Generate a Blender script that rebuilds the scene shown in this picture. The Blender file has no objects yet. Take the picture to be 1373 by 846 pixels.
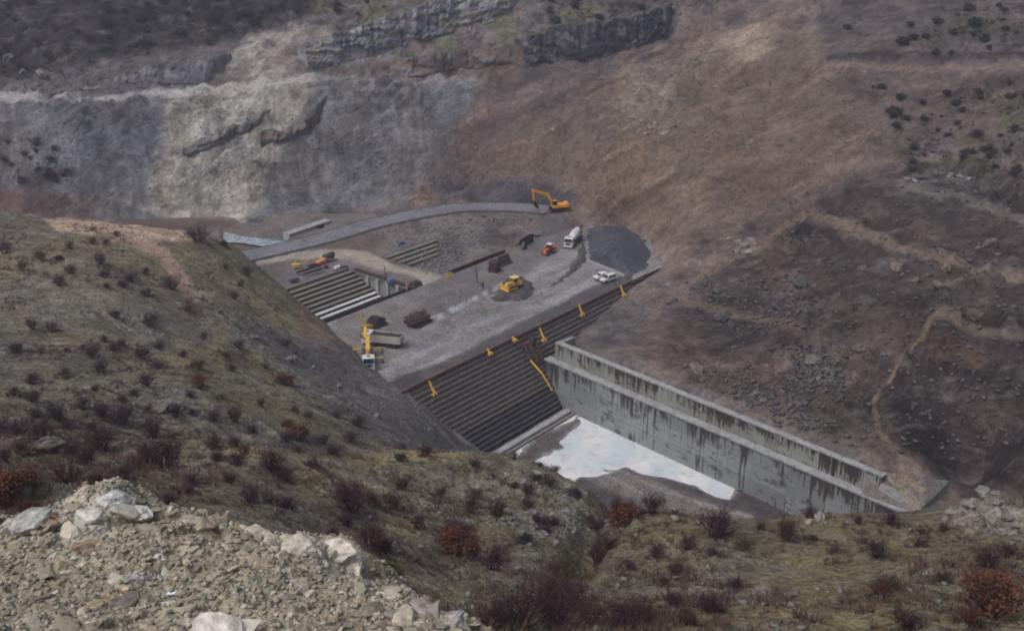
import bpy, bmesh, math, random
import numpy as np
from mathutils import Vector, Matrix

# ------------------------------------------------------------------ camera, sky, sun, exposure
scene = bpy.context.scene
COL = scene.collection
F_PX, CX, CY, PITCH, CAM_H = 1400.0, 686.5, 423.0, math.radians(22.3), 90.0
cam_data = bpy.data.cameras.new('camera'); cam = bpy.data.objects.new('camera', cam_data)
COL.objects.link(cam); scene.camera = cam
cam.location = (0, 0, CAM_H); cam.rotation_euler = (math.pi / 2 - PITCH, 0, 0)
cam_data.sensor_width = 36.0; cam_data.lens = F_PX / 1373.0 * 36.0
cam_data.clip_start = 0.1; cam_data.clip_end = 5000.0

SUN_EL, SUN_AZ = math.radians(58), math.radians(-125)      # azimuth from +Y towards +X
world = bpy.data.worlds.new('World'); scene.world = world; world.use_nodes = True
wn = world.node_tree.nodes; wl = world.node_tree.links; wn.clear()
sky = wn.new('ShaderNodeTexSky'); sky.sky_type = 'NISHITA'; sky.sun_disc = False
sky.sun_elevation = SUN_EL; sky.sun_rotation = SUN_AZ
sky.air_density = 1.0; sky.dust_density = 6.0; sky.ozone_density = 1.0
hsv = wn.new('ShaderNodeHueSaturation'); hsv.inputs['Saturation'].default_value = 0.9   # cloud-veiled sky
bg = wn.new('ShaderNodeBackground'); bg.inputs['Strength'].default_value = 0.11
wo = wn.new('ShaderNodeOutputWorld')
wl.new(sky.outputs[0], hsv.inputs['Color']); wl.new(hsv.outputs[0], bg.inputs['Color']); wl.new(bg.outputs[0], wo.inputs['Surface'])

sun_data = bpy.data.lights.new('sun', 'SUN'); sun_data.energy = 1.3; sun_data.angle = math.radians(30)
sun_data.color = (0.97, 0.98, 1.0)
sun = bpy.data.objects.new('sun', sun_data); COL.objects.link(sun)
sd = Vector((math.sin(SUN_AZ) * math.cos(SUN_EL), math.cos(SUN_AZ) * math.cos(SUN_EL), math.sin(SUN_EL)))
sun.rotation_euler = sd.to_track_quat('Z', 'Y').to_euler()

vs = scene.view_settings
vs.view_transform = 'Standard'; vs.look = 'None'; vs.gamma = 1.0; vs.use_curve_mapping = False
vs.exposure = -0.24
scene.cycles.filter_width = 1.9         # soft compact-camera lens

# ------------------------------------------------------------------ helpers
rng = np.random.default_rng(7); random.seed(7)
SP, CP = math.sin(PITCH), math.cos(PITCH)
def ray(px, py):
    a = (px - CX) / F_PX; b = (CY - py) / F_PX
    return np.array([a, CP + b * SP, -SP + b * CP])
def at_z(px, py, z=0.0):
    d = ray(px, py); t = (z - CAM_H) / d[2]
    return np.array([d[0] * t, d[1] * t, z])
def at_y(px, py, Y):
    d = ray(px, py); t = Y / d[1]
    return np.array([d[0] * t, Y, CAM_H + d[2] * t])
def project(X, Y, Z):
    dz = Z - CAM_H
    w = Y * CP - dz * SP
    w = np.where(w < 0.5, 0.5, w)
    return CX + F_PX * X / w, CY - F_PX * (Y * SP + dz * CP) / w

def lin(c):
    c = np.asarray(c, float) / 255.0
    return np.where(c <= 0.04045, c / 12.92, ((c + 0.055) / 1.055) ** 2.4)
KA = 1.25
def col(r, g, b):                       # seen colour -> base colour
    c = lin((r, g, b))
    if max(r, g, b) - min(r, g, b) < 60:            # earth, rock, concrete: winter-grey
        y = c @ np.array([.2126, .7152, .0722]); c = c * np.array([1.0, 1.0, 1.01])
    return tuple(np.clip(c * KA, 0.004, 0.85))

_tab = np.random.default_rng(11).random((256, 256))
def vnoise(x, y):
    xi = np.floor(x).astype(int); yi = np.floor(y).astype(int)
    fx = x - xi; fy = y - yi
    fx = fx * fx * fx * (fx * (fx * 6 - 15) + 10); fy = fy * fy * fy * (fy * (fy * 6 - 15) + 10)
    x0 = xi & 255; x1 = (xi + 1) & 255; y0 = yi & 255; y1 = (yi + 1) & 255
    return (_tab[x0, y0] * (1 - fx) + _tab[x1, y0] * fx) * (1 - fy) + (_tab[x0, y1] * (1 - fx) + _tab[x1, y1] * fx) * fy
def fbm(x, y, octv=4, gain=0.5):        # about -1..1
    s = 0; a = 1; t = 0; c, q = 0.8, 0.6
    for i in range(octv):
        s = s + a * (vnoise(x + 17.3 * i, y + 41.7 * i) * 2 - 1); t += a; a *= gain
        x, y = (x * c - y * q) * 2.03, (x * q + y * c) * 2.03
    return s / t * 1.5
def ridged(x, y, octv=4, gain=0.5):     # 0..1, sharp crests
    s = 0; a = 1; t = 0; c, q = 0.8, 0.6
    for i in range(octv):
        s = s + a * (1 - np.abs(vnoise(x + 9.1 * i, y + 3.3 * i) * 2 - 1)); t += a; a *= gain
        x, y = (x * c - y * q) * 2.07, (x * q + y * c) * 2.07
    return s / t
def sstep(a, b, x):
    t = np.clip((x - a) / (b - a), 0, 1); return t * t * (3 - 2 * t)

def tps_fit(P, Z, lam=0.02):
    P = np.asarray(P, float); n = len(P)
    r = np.linalg.norm(P[:, None] - P[None], axis=2) / 100
    K = np.where(r > 0, r * r * np.log(np.maximum(r, 1e-9)), 0) + lam * np.eye(n) * 0.01
    A = np.zeros((n + 3, n + 3)); A[:n, :n] = K; A[:n, n] = 1; A[:n, n + 1:] = P / 100
    A[n, :n] = 1; A[n + 1:, :n] = P.T / 100
    w = np.linalg.solve(A, np.concatenate([Z, np.zeros(3)]))
    return P, w
def tps_eval(fit, X, Y):
    P, w = fit; n = len(P)
    out = w[n] + w[n + 1] * X / 100 + w[n + 2] * Y / 100
    for i in range(n):
        r2 = ((X - P[i, 0]) ** 2 + (Y - P[i, 1]) ** 2) / 1e4
        out = out + w[i] * 0.5 * r2 * np.log(np.maximum(r2, 1e-12))
    return out

def poly_sd(u, v, poly):                # signed pixel distance, + inside
    p = np.asarray(poly, float); n = len(p)
    d2 = np.full(u.shape, 1e12); ins = np.zeros(u.shape, bool)
    for i in range(n):
        ax, ay = p[i]; bx, by = p[(i + 1) % n]
        ex, ey = bx - ax, by - ay; L = ex * ex + ey * ey + 1e-9
        t = np.clip(((u - ax) * ex + (v - ay) * ey) / L, 0, 1)
        d2 = np.minimum(d2, (u - ax - t * ex) ** 2 + (v - ay - t * ey) ** 2)
        c = ((ay > v) != (by > v)) & (u < (bx - ax) * (v - ay) / (by - ay + 1e-12) + ax)
        ins ^= c
    d = np.sqrt(d2)
    return np.where(ins, d, -d)
def line_d(u, v, pts):
    d2 = np.full(u.shape, 1e12)
    for (ax, ay), (bx, by) in zip(pts[:-1], pts[1:]):
        ex, ey = bx - ax, by - ay; L = ex * ex + ey * ey + 1e-9
        t = np.clip(((u - ax) * ex + (v - ay) * ey) / L, 0, 1)
        d2 = np.minimum(d2, (u - ax - t * ex) ** 2 + (v - ay - t * ey) ** 2)
    return np.sqrt(d2)

# --- meshes
def link(o, parent=None):
    COL.objects.link(o)
    if parent is not None: o.parent = parent
    return o
def np_mesh(name, V, Fq, mat, cols=None, smooth=True, parent=None, fmat=None):
    """mesh object from numpy arrays: V (n,3), Fq (m,3|4)"""
    me = bpy.data.meshes.new(name); V = np.asarray(V, np.float32); Fq = np.asarray(Fq, np.int32)
    k = Fq.shape[1]; m = len(Fq)
    me.vertices.add(len(V)); me.vertices.foreach_set('co', V.ravel())
    me.loops.add(m * k); me.loops.foreach_set('vertex_index', Fq.ravel())
    me.polygons.add(m); me.polygons.foreach_set('loop_start', np.arange(0, m * k, k, dtype=np.int32))
    me.polygons.foreach_set('loop_total', np.full(m, k, np.int32))
    if smooth: me.polygons.foreach_set('use_smooth', np.ones(m, bool))
    for q in (mat if isinstance(mat, (list, tuple)) else [mat]): me.materials.append(q)
    if fmat is not None: me.polygons.foreach_set('material_index', np.asarray(fmat, np.int32))
    me.update(calc_edges=True)
    if cols is not None:
        at = me.attributes.new('Col', 'FLOAT_COLOR', 'POINT')
        cols = np.asarray(cols); c4 = np.ones((len(V), 4), np.float32); c4[:, :cols.shape[1]] = cols
        at.data.foreach_set('color', c4.ravel())
    me.validate()
    return link(bpy.data.objects.new(name, me), parent)
def grid_mesh(name, xs, ys, Z, keep, mat, cols, P=None):
    ny, nx = Z.shape
    XX, YY = np.meshgrid(xs, ys) if P is None else P
    idx = np.arange(ny * nx).reshape(ny, nx)
    q = np.stack([idx[:-1, :-1], idx[:-1, 1:], idx[1:, 1:], idx[1:, :-1]], -1).reshape(-1, 4)
    kq = keep.ravel()[q].any(1) if keep is not None else np.ones(len(q), bool)
    q = q[kq]; used = np.unique(q); re = np.full(ny * nx, -1); re[used] = np.arange(len(used))
    V = np.stack([XX.ravel(), YY.ravel(), Z.ravel()], 1)[used]
    return np_mesh(name, V, re[q], mat, cols.reshape(-1, cols.shape[-1])[used])

class MB:
    """collects small shapes into one mesh"""
    def __init__(self): self.v = []; self.f = []
    def add(self, vs_, fs): 
        o = len(self.v); self.v += [tuple(p) for p in vs_]; self.f += [tuple(i + o for i in q) for q in fs]; return self
    def box(self, a, b, M=None, taper=None):
        x0, y0, z0 = a; x1, y1, z1 = b
        p = [(x0, y0, z0), (x1, y0, z0), (x1, y1, z0), (x0, y1, z0), (x0, y0, z1), (x1, y0, z1), (x1, y1, z1), (x0, y1, z1)]
        if taper:      # (x0,x1,y0,y1) insets of the top
            p[4] = (x0 + taper[0], y0 + taper[2], z1); p[5] = (x1 - taper[1], y0 + taper[2], z1)
            p[6] = (x1 - taper[1], y1 - taper[3], z1); p[7] = (x0 + taper[0], y1 - taper[3], z1)
        if M is not None: p = [M @ Vector(q) for q in p]
        return self.add(p, [(0, 3, 2, 1), (4, 5, 6, 7), (0, 1, 5, 4), (1, 2, 6, 5), (2, 3, 7, 6), (3, 0, 4, 7)])
    def prism(self, pts, y0, y1):      # outline in x,z extruded along y
        n = len(pts)
        p = [(x, y0, z) for x, z in pts] + [(x, y1, z) for x, z in pts]
        return self.add(p, [tuple(range(n)), tuple(range(2 * n - 1, n - 1, -1))] + [(i, i + n, (i + 1) % n + n, (i + 1) % n) for i in range(n)])
    def plate(self, pts, z0, z1):      # outline in x,y extruded along z
        n = len(pts)
        p = [(x, y, z0) for x, y in pts] + [(x, y, z1) for x, y in pts]
        return self.add(p, [tuple(range(n - 1, -1, -1)), tuple(range(n, 2 * n))] + [(i, (i + 1) % n, (i + 1) % n + n, i + n) for i in range(n)])
    def tube(self, pts, rad, k=8, cap=True):
        pts = [Vector(p) for p in pts]; n = len(pts)
        if not isinstance(rad, (list, tuple)): rad = [rad] * n
        rings = []
        for i, p in enumerate(pts):
            t = (pts[min(i + 1, n - 1)] - pts[max(i - 1, 0)]).normalized()
            u = t.cross(Vector((0, 0, 1)))
            if u.length < 1e-3: u = t.cross(Vector((0, 1, 0)))
            u.normalize(); w = u.cross(t)
            rings.append([p + (u * math.cos(a) + w * math.sin(a)) * rad[i] for a in (2 * math.pi * j / k for j in range(k))])
        fs = [(i * k + j, i * k + (j + 1) % k, (i + 1) * k + (j + 1) % k, (i + 1) * k + j) for i in range(n - 1) for j in range(k)]
        if cap: fs += [tuple(range(k - 1, -1, -1)), tuple(range((n - 1) * k, n * k))]
        return self.add([q for r in rings for q in r], fs)
    def bar(self, a, b, w, h):          # rectangular beam from a to b
        a = Vector(a); b = Vector(b); t = (b - a).normalized(); u = t.cross(Vector((0, 0, 1)))
        if u.length < 1e-3: u = Vector((0, 1, 0))
        u.normalize(); v = u.cross(t)
        p = [c + u * (i * w / 2) + v * (j * h / 2) for c in (a, b) for i, j in ((-1, -1), (1, -1), (1, 1), (-1, 1))]
        return self.add(p, [(0, 1, 2, 3), (7, 6, 5, 4), (0, 4, 5, 1), (1, 5, 6, 2), (2, 6, 7, 3), (3, 7, 4, 0)])
    def data(self, name, mat, smooth=False, bevel=0.0):
        me = bpy.data.meshes.new(name); me.from_pydata(self.v, [], self.f)
        bm = bmesh.new(); bm.from_mesh(me); bmesh.ops.recalc_face_normals(bm, faces=bm.faces)
        if bevel: bmesh.ops.bevel(bm, geom=list(bm.edges), offset=bevel, segments=1, affect='EDGES', clamp_overlap=True)
        bm.to_mesh(me); bm.free()
        me.materials.append(mat)
        if smooth: me.polygons.foreach_set('use_smooth', [True] * len(me.polygons))
        return me
    def build(self, name, mat, parent=None, smooth=False, bevel=0.0, keep_world=False):
        o = link(bpy.data.objects.new(name, self.data(name, mat, smooth, bevel)), parent)
        if parent is not None and keep_world: o.matrix_parent_inverse = parent.matrix_basis.inverted()
        return o

def tag(o, label=None, cat=None, group=None, kind=None):
    if label: o['label'] = label
    if cat: o['category'] = cat
    if group: o['group'] = group
    if kind: o['kind'] = kind
    return o
def empty(name, loc=(0, 0, 0), rz=0.0, label=None, cat=None, group=None, kind=None):
    o = bpy.data.objects.new(name, None); COL.objects.link(o)
    o.location = tuple(float(q) for q in loc); o.rotation_euler = (0, 0, rz); o.empty_display_size = 0.5
    return tag(o, label, cat, group, kind)
def copy_tree(o, parent=None):
    c = o.copy(); COL.objects.link(c); c.parent = parent
    for ch in list(o.children): copy_tree(ch, c)
    return c

# --- materials
def new_mat(name):
    m = bpy.data.materials.new(name); m.use_nodes = True
    nt = m.node_tree; b = nt.nodes['Principled BSDF']
    b.inputs['Specular IOR Level'].default_value = 0.25
    return m, nt, nt.nodes, nt.links, b
def noise_node(nt, vec, scale, detail=5, rough=0.6, dist=0.0):
    n = nt.nodes.new('ShaderNodeTexNoise'); n.inputs['Scale'].default_value = scale; n.inputs['Detail'].default_value = detail
    n.inputs['Roughness'].default_value = rough; n.inputs['Distortion'].default_value = dist
    if vec is not None: nt.links.new(vec, n.inputs['Vector'])
    return n.outputs['Fac']
def maprange(nt, val, a, b, c, d):
    n = nt.nodes.new('ShaderNodeMapRange'); nt.links.new(val, n.inputs[0])
    for i, q in enumerate((a, b, c, d)): n.inputs[i + 1].default_value = q
    return n.outputs[0]
def mathn(nt, op, a, b=None):
    n = nt.nodes.new('ShaderNodeMath'); n.operation = op
    for i, q in enumerate((a, b)):
        if q is None: continue
        if isinstance(q, (int, float)): n.inputs[i].default_value = q
        else: nt.links.new(q, n.inputs[i])
    return n.outputs[0]
def mixc(nt, fac, a, b, mode='MIX'):
    n = nt.nodes.new('ShaderNodeMix'); n.data_type = 'RGBA'; n.blend_type = mode
    if isinstance(fac, (int, float)): n.inputs[0].default_value = fac
    else: nt.links.new(fac, n.inputs[0])
    for i, q in ((6, a), (7, b)):
        if isinstance(q, tuple): n.inputs[i].default_value = (*q, 1) if len(q) == 3 else q
        else: nt.links.new(q, n.inputs[i])
    return n.outputs[2]
def grey(nt, val):
    n = nt.nodes.new('ShaderNodeCombineColor')
    for i in range(3): nt.links.new(val, n.inputs[i])
    return n.outputs[0]
def bump(nt, b, height, strength, dist):
    n = nt.nodes.new('ShaderNodeBump'); n.inputs['Strength'].default_value = strength; n.inputs['Distance'].default_value = dist
    nt.links.new(height, n.inputs['Height']); nt.links.new(n.outputs[0], b.inputs['Normal'])
def objco(nt):
    return nt.nodes.new('ShaderNodeTexCoord').outputs['Object']

def terrain_mat(name, s1, s2, s3, contrast=0.5, speck=0.35, bstr=0.8, bdist=0.3, stretch=None, stone_scale=None, veins=()):
    """vertex colour x layered noise, small stones as speckle, relief"""
    m, nt, N, L, b = new_mat(name)
    at = N.new('ShaderNodeAttribute'); at.attribute_name = 'Col'
    v = objco(nt)
    if stretch:
        mp = N.new('ShaderNodeMapping'); mp.inputs['Rotation'].default_value = stretch[0]; mp.inputs['Scale'].default_value = stretch[1]
        L.new(v, mp.inputs['Vector']); v2 = mp.outputs[0]
    else: v2 = v
    n1 = noise_node(nt, v2, s1, 6, 0.62, 0.4); n2 = noise_node(nt, v, s2, 6, 0.65, 0.2); n3 = noise_node(nt, v, s3, 4, 0.7)
    vo = N.new('ShaderNodeTexVoronoi'); vo.inputs['Scale'].default_value = stone_scale or s3; L.new(v, vo.inputs['Vector'])
    a = mathn(nt, 'ADD', maprange(nt, n1, 0.25, 0.75, -contrast, contrast), maprange(nt, n2, 0.28, 0.72, -contrast * 0.8, contrast * 0.8))
    a = mathn(nt, 'ADD', a, maprange(nt, n3, 0.3, 0.7, -contrast * 0.5, contrast * 0.5))
    rc = N.new('ShaderNodeSeparateColor'); L.new(vo.outputs['Color'], rc.inputs[0])
    sp = maprange(nt, rc.outputs[0], 0.0, 1.0, -speck, speck)
    a = mathn(nt, 'ADD', a, sp)
    fac = mathn(nt, 'ADD', 1.0, a)
    fac = mathn(nt, 'MAXIMUM', fac, 0.18)
    c = mixc(nt, 1.0, at.outputs['Color'], grey(nt, fac), 'MULTIPLY')
    # slow hue drift between warm and cool soil
    hn = noise_node(nt, v, s1 * 0.7, 4, 0.6)
    tint = mixc(nt, maprange(nt, hn, 0.35, 0.65, 0, 1), (0.96, 1.0, 1.05), (1.04, 0.995, 0.95))
    c = mixc(nt, 1.0, c, tint, 'MULTIPLY')
    for vc, rot, sc, lo, hi_, am in veins:        # bands of bare rock, soil or grass
        vm = N.new('ShaderNodeMapping'); vm.inputs['Rotation'].default_value = (0, 0, math.radians(rot)); vm.inputs['Scale'].default_value = sc
        L.new(v, vm.inputs['Vector']); vn = noise_node(nt, vm.outputs[0], 1.0, 7, 0.68, 0.3)
        vcol = mixc(nt, 1.0, vc, grey(nt, fac), 'MULTIPLY')
        c = mixc(nt, mathn(nt, 'MULTIPLY', maprange(nt, vn, lo, hi_, 0, am), at.outputs['Alpha']), c, vcol)
    L.new(c, b.inputs['Base Color'])
    b.inputs['Roughness'].default_value = 0.93; b.inputs['Specular IOR Level'].default_value = 0.1
    h = mathn(nt, 'ADD', mathn(nt, 'MULTIPLY', n2, 1.0), mathn(nt, 'MULTIPLY', n3, 0.45))
    h = mathn(nt, 'ADD', h, mathn(nt, 'MULTIPLY', vo.outputs['Distance'], -0.35))
    bump(nt, b, h, bstr, bdist)
    return m
def plain(name, c, rough=0.6, var=0.25, scale=1.5, bstr=0.15, metal=0.0, dirt=None, spec=0.3):
    m, nt, N, L, b = new_mat(name)
    v = objco(nt); n1 = noise_node(nt, v, scale, 6, 0.65)
    f = maprange(nt, n1, 0.25, 0.75, 1 - var, 1 + var)
    cc = mixc(nt, 1.0, tuple(c), grey(nt, f), 'MULTIPLY')
    if dirt:
        n2 = noise_node(nt, v, scale * 2.3, 5, 0.7)
        cc = mixc(nt, maprange(nt, n2, 0.48, 0.68, 0, dirt[1]), cc, tuple(dirt[0]))
    L.new(cc, b.inputs['Base Color']); b.inputs['Roughness'].default_value = rough; b.inputs['Metallic'].default_value = metal
    b.inputs['Specular IOR Level'].default_value = spec
    if bstr: bump(nt, b, n1, bstr, 0.05)
    return m
def attr_mat(name, var=0.3, scale=6.0, rough=0.9, bstr=0.4, rand=0.0):
    m, nt, N, L, b = new_mat(name)
    at = N.new('ShaderNodeAttribute'); at.attribute_name = 'Col'
    n1 = noise_node(nt, objco(nt), scale, 5, 0.65)
    f = maprange(nt, n1, 0.25, 0.75, 1 - var, 1 + var)
    if rand:
        oi = N.new('ShaderNodeObjectInfo')
        f = mathn(nt, 'MULTIPLY', f, maprange(nt, oi.outputs['Random'], 0, 1, 1 - rand, 1 + rand))
    L.new(mixc(nt, 1.0, at.outputs['Color'], grey(nt, f), 'MULTIPLY'), b.inputs['Base Color'])
    b.inputs['Roughness'].default_value = rough; b.inputs['Specular IOR Level'].default_value = 0.15
    if bstr: bump(nt, b, n1, bstr, 0.05)
    return m
# ------------------------------------------------------------------ terrain
A0 = at_z(540, 525, 0); B0 = at_z(845, 378, 0)
DS = (B0 - A0) / np.linalg.norm(B0 - A0); DN = np.array([DS[1], -DS[0], 0.0])      # along the dam, and downstream
def dam(s, n, z): return A0 + DS * s + DN * n + np.array([0, 0, z])
def dam_sn(X, Y): return (X - A0[0]) * DS[0] + (Y - A0[1]) * DS[1], (X - A0[0]) * DN[0] + (Y - A0[1]) * DN[1]
def wall_s(n): return 38.0 - 0.12 * (n - 6.0)
FLOOR = -15.2

def paint(C, u, v, ops, wseed=0.0, warp=1.0):
    wu = u + warp * (5 * fbm(u / 26 + wseed, v / 26, 4) + 2.0 * fbm(u / 6, v / 6 + wseed, 2))
    wv = v + warp * (3.2 * fbm(u / 24 - 7, v / 24 + 3 + wseed, 4) + 1.4 * fbm(u / 6 + 31, v / 6, 2))
    for op in ops:
        kind, pts, c, w, a = op[:5]
        if kind == 'p': m = sstep(-w, w, poly_sd(wu, wv, pts))
        else: m = 1 - sstep(w * 0.5, w * 1.3, line_d(u + (wu - u) * 0.35, v + (wv - v) * 0.35, pts))
        if len(op) > 5: m = m * sstep(-0.25, 0.45, fbm(u / op[5] + 3.1, v / op[5] - 8, 4))
        m = (m * a)[..., None]
        C[...] = C * (1 - m) + np.array(col(*c)) * m
    return C

_cells = None
# ---- near hillside (the bank the photograph is taken from)
NC = []
for px, py, Y in [(0,292,215),(75,296,213),(150,300,212),(250,312,215),(310,328,217),(350,358,217),(390,395,216),(430,428,214),
                  (470,466,201),(505,498,190),(545,528,179.5),
                  (0,340,188),(120,345,186),(240,365,190),(330,400,195),
                  (0,400,158),(120,400,160),(240,420,162),(350,440,172),(410,460,184),
                  (0,480,126),(120,480,130),(240,490,136),(340,500,148),(430,510,164),(490,525,174),
                  (0,560,94),(120,560,98),(240,560,104),(340,560,112),(440,560,128),(520,565,150),(580,580,163),
                  (0,640,58),(100,640,56),(210,640,54),(320,640,60),(420,622,80),(420,640,70),(540,609,97),(640,613,110),(700,626,112),(780,653,104),(860,690,86),
                  (330,606,84),(230,592,80),
                  (480,680,62),(560,690,66),(640,680,74),(700,680,80),(760,700,72),
                  (420,720,46),(520,760,44),(600,760,48),(686,760,52),(760,770,50),(820,760,54),(900,760,58),(960,702,75),(1050,698,76),(1130,688,76),(1230,692,75),(1330,668,77),(1373,690,74),
                  (686,846,33),(800,846,34),(900,846,35),(1050,846,36),(1200,846,36),(1373,846,35),(1050,770,52),(1200,770,51),(1373,770,49)]:
    NC.append(at_y(px, py, Y))
for px, py, z in [(600,570,-7.5),(650,608,-15.4)]: NC.append(at_z(px, py, z))
for p in [(-5,133,9),(-3,150,-4),(0,166,-17),(10,128,9),(14,150,-8),(24,98,20),(26,120,0),(30,140,-18),(40,98,18),(48,118,-2),(58,136,-20),(20,140,-14),(60,100,16),(75,120,-10),
          (-20,200,-14),(-32,215,-12),(-60,240,-8),(-90,245,5),(-130,250,15),(-160,230,24),(-150,150,36),(-120,90,52),(-80,40,68),
          (0,0,83.5),(-20,0,84),(20,0,80),(0,14,75.5),(-10,25,68),(-28,25,70),(15,18,71),(35,15,70),(60,20,66),(70,60,48),(-5,-10,86),(85,90,30),(-60,-10,82)]:
    NC.append(np.array(p, float))
for px, py, Y, dz in [(420,611,92,2.8),(330,596,94,2.6),(540,600,110,3.2),(230,583,90,2.4),(480,606,102,3.0)]:      # ground falling away behind the crest
    q = at_y(px, py, Y); q[2] -= dz; NC.append(q)
NC = np.array(NC); n_fit = tps_fit(NC[:, :2], NC[:, 2])
xs = np.arange(-135, 82, 0.42); ys = np.arange(6, 236, 0.42)
NX, NY = np.meshgrid(xs, ys)
NZ = tps_eval(n_fit, NX, NY)
amp = np.clip((NY - 8) / 40, 0.15, 1)
NZ += amp * (0.8 * fbm(NX / 14, NY / 14, 3) + 0.34 * fbm(NX / 3.7 + 9, NY / 3.7, 3))
NU, NV = project(NX, NY, NZ)
ribs = sstep(-15, 15, poly_sd(NU, NV, [(600,612),(700,618),(800,650),(860,700),(780,720),(680,690),(600,650)]))
NZ += ribs * 1.3 * (ridged(NU / 16 + .6 * fbm(NU / 30, NV / 30, 2), NV / 70, 3) - .62)
NZ -= 2.2 * np.exp(-(line_d(NU, NV, [(812,690),(790,725),(765,770),(735,850)]) / 22) ** 2) * amp
NZ += amp * .9 * (ridged((NX * .55 + NY * .83) / 15 + .5 * fbm(NX / 16, NY / 16, 2), (NX * .83 - NY * .55) / 40, 3) - .62)
NZ += 1.1 * sstep(-6, 10, poly_sd(NU, NV, [(1262,708),(1285,678),(1330,660),(1380,668),(1390,720),(1330,716)])) * (.35 + fbm(NX / 1.3, NY / 1.3, 3))
rock_n = sstep(0.05, 0.5, fbm(NX / 17 + 40, NY / 12 - 13, 4))                        # stony patches
strat = ridged((NX * 0.5 + NY * 0.87) / 2.6 + 0.5 * fbm(NX / 9, NY / 9, 2), (NX * 0.87 - NY * 0.5) / 11.0, 3)
NZ += amp * (0.3 + 0.9 * rock_n) * 0.85 * (strat - 0.55) + amp * rock_n * 0.16 * fbm(NX / 1.1, NY / 1.1, 2)
NU, NV = project(NX, NY, NZ)
g = sstep(-0.45, 0.5, fbm(NX / 21, NY / 21 + 77, 5)); h = sstep(-0.3, 0.5, fbm(NX / 5 + 3, NY / 5, 4))
NCOL = (np.array(col(106,100,80)) * g[..., None] + np.array(col(92,87,80)) * (1 - g[..., None]))
NCOL = NCOL * (1 - 0.45 * h[..., None]) + np.array(col(84,80,72)) * 0.45 * h[..., None]
NCOL = NCOL * (1 - 0.5 * rock_n[..., None]) + np.array(col(104,103,100)) * 0.5 * rock_n[..., None]
paint(NCOL, NU, NV, [
    ('p', [(-60,285),(300,310),(330,380),(220,400),(100,380),(-60,390)], (102,96,78), 14, .7, 60),
    ('p', [(260,310),(320,322),(420,420),(380,430),(300,370)], (94,91,70), 14, .7, 40),
    ('p', [(0,400),(160,400),(320,430),(420,480),(330,470),(120,450),(0,440)], (90,88,88), 16, .75, 30),
    ('p', [(395,395),(430,405),(475,465),(440,475),(395,450)], (112,95,84), 8, .8),
    ('p', [(0,560),(240,560),(250,680),(120,700),(0,720)], (82,73,64), 24, .7, 50),
    ('p', [(330,440),(400,452),(470,464),(545,526),(655,612),(600,604),(540,603),(480,575),(430,530),(380,500)], (86,85,89), 12, .95),
    ('p', [(250,440),(350,440),(450,520),(420,540),(330,480)], (92,91,92), 14, .7, 24),
    ('s', [(225,592),(330,606),(420,622),(540,609),(640,613)], (132,120,88), 8, .7, 40),
    ('s', [(420,640),(520,690),(640,705),(720,690)], (118,110,84), 26, .6, 60),
    ('p', [(820,700),(1000,705),(1230,690),(1330,720),(1373,860),(760,860),(720,780)], (104,97,74), 16, .75, 70),
    ('p', [(640,612),(700,622),(800,655),(850,700),(760,720),(660,680)], (118,116,110), 14, .6, 22),
    ('p', [(1270,680),(1330,660),(1380,690),(1370,720),(1290,705)], (128,123,120), 8, .8),
    ('p', [(60,294),(140,296),(255,308),(262,324),(150,319),(72,306)], (152,136,121), 3, .98),
    ('s', [(150,311),(185,322),(218,342),(240,368),(252,394)], (146,127,116), 11, .95),
    ('p', [(215,370),(250,395),(300,410),(270,425),(225,400)], (74,64,62), 7, .7),
    ('p', [(255,390),(285,392),(282,405),(258,404)], (140,128,122), 5, .8),
])
NCOL *= 1.16 * np.array([1.06, 1.01, .93])
near_mat = terrain_mat('hillside_soil', 0.16, 0.9, 5.5, contrast=0.42, speck=0.32, bstr=0.9, bdist=0.35,
                       stretch=((0, 0, math.radians(-30)), (0.5, 2.2, 1.0)), stone_scale=3.2,
                       veins=[(col(124,125,119), -28, (.22, 1.1, .5), .52, .65, .75), (col(112,105,80), 12, (.30, .8, .5), .54, .68, .65), (col(76,66,62), -35, (.5, 1.6, .8), .60, .72, .7), (col(140,142,140), -30, (1.2, 3.5, 2), .62, .72, .6)])
ns, nn = dam_sn(NX, NY)
keep = NZ > np.where(nn > -1, -17.5, -2.5)
grid_near = (xs, ys, NZ)
road_n = np.maximum(sstep(-4, 3, poly_sd(NU, NV, [(60,294),(140,296),(255,308),(262,324),(150,319),(72,306)])), 1 - sstep(6, 13, line_d(NU, NV, [(150,311),(185,322),(218,342),(240,368),(252,394)])))
o = grid_mesh('near_hillside', xs, ys, NZ, keep, near_mat, np.concatenate([NCOL, (1 - .9 * road_n)[..., None]], -1)); tag(o, kind='structure')
def sample(grid, x, y):
    gx, gy, Z = grid
    i = np.clip((np.asarray(x) - gx[0]) / (gx[1] - gx[0]), 0, len(gx) - 1.001); j = np.clip((np.asarray(y) - gy[0]) / (gy[1] - gy[0]), 0, len(gy) - 1.001)
    i0 = i.astype(int); j0 = j.astype(int); fi = i - i0; fj = j - j0
    return (Z[j0, i0] * (1 - fi) + Z[j0, i0 + 1] * fi) * (1 - fj) + (Z[j0 + 1, i0] * (1 - fi) + Z[j0 + 1, i0 + 1] * fi) * fj
def hit(grid, px, py, y0, y1, step=0.25):
    """first point of the ground along a sight line, so a thing can be stood there"""
    d = ray(px, py); Y = np.arange(y0, y1, step); t = Y / d[1]
    x = d[0] * t; z = CAM_H + d[2] * t; gz = sample(grid, x, Y)
    k = np.nonzero(gz >= z)[0]
    if len(k) == 0: return None
    k = k[0]; return np.array([x[k], Y[k], gz[k]])

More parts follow.
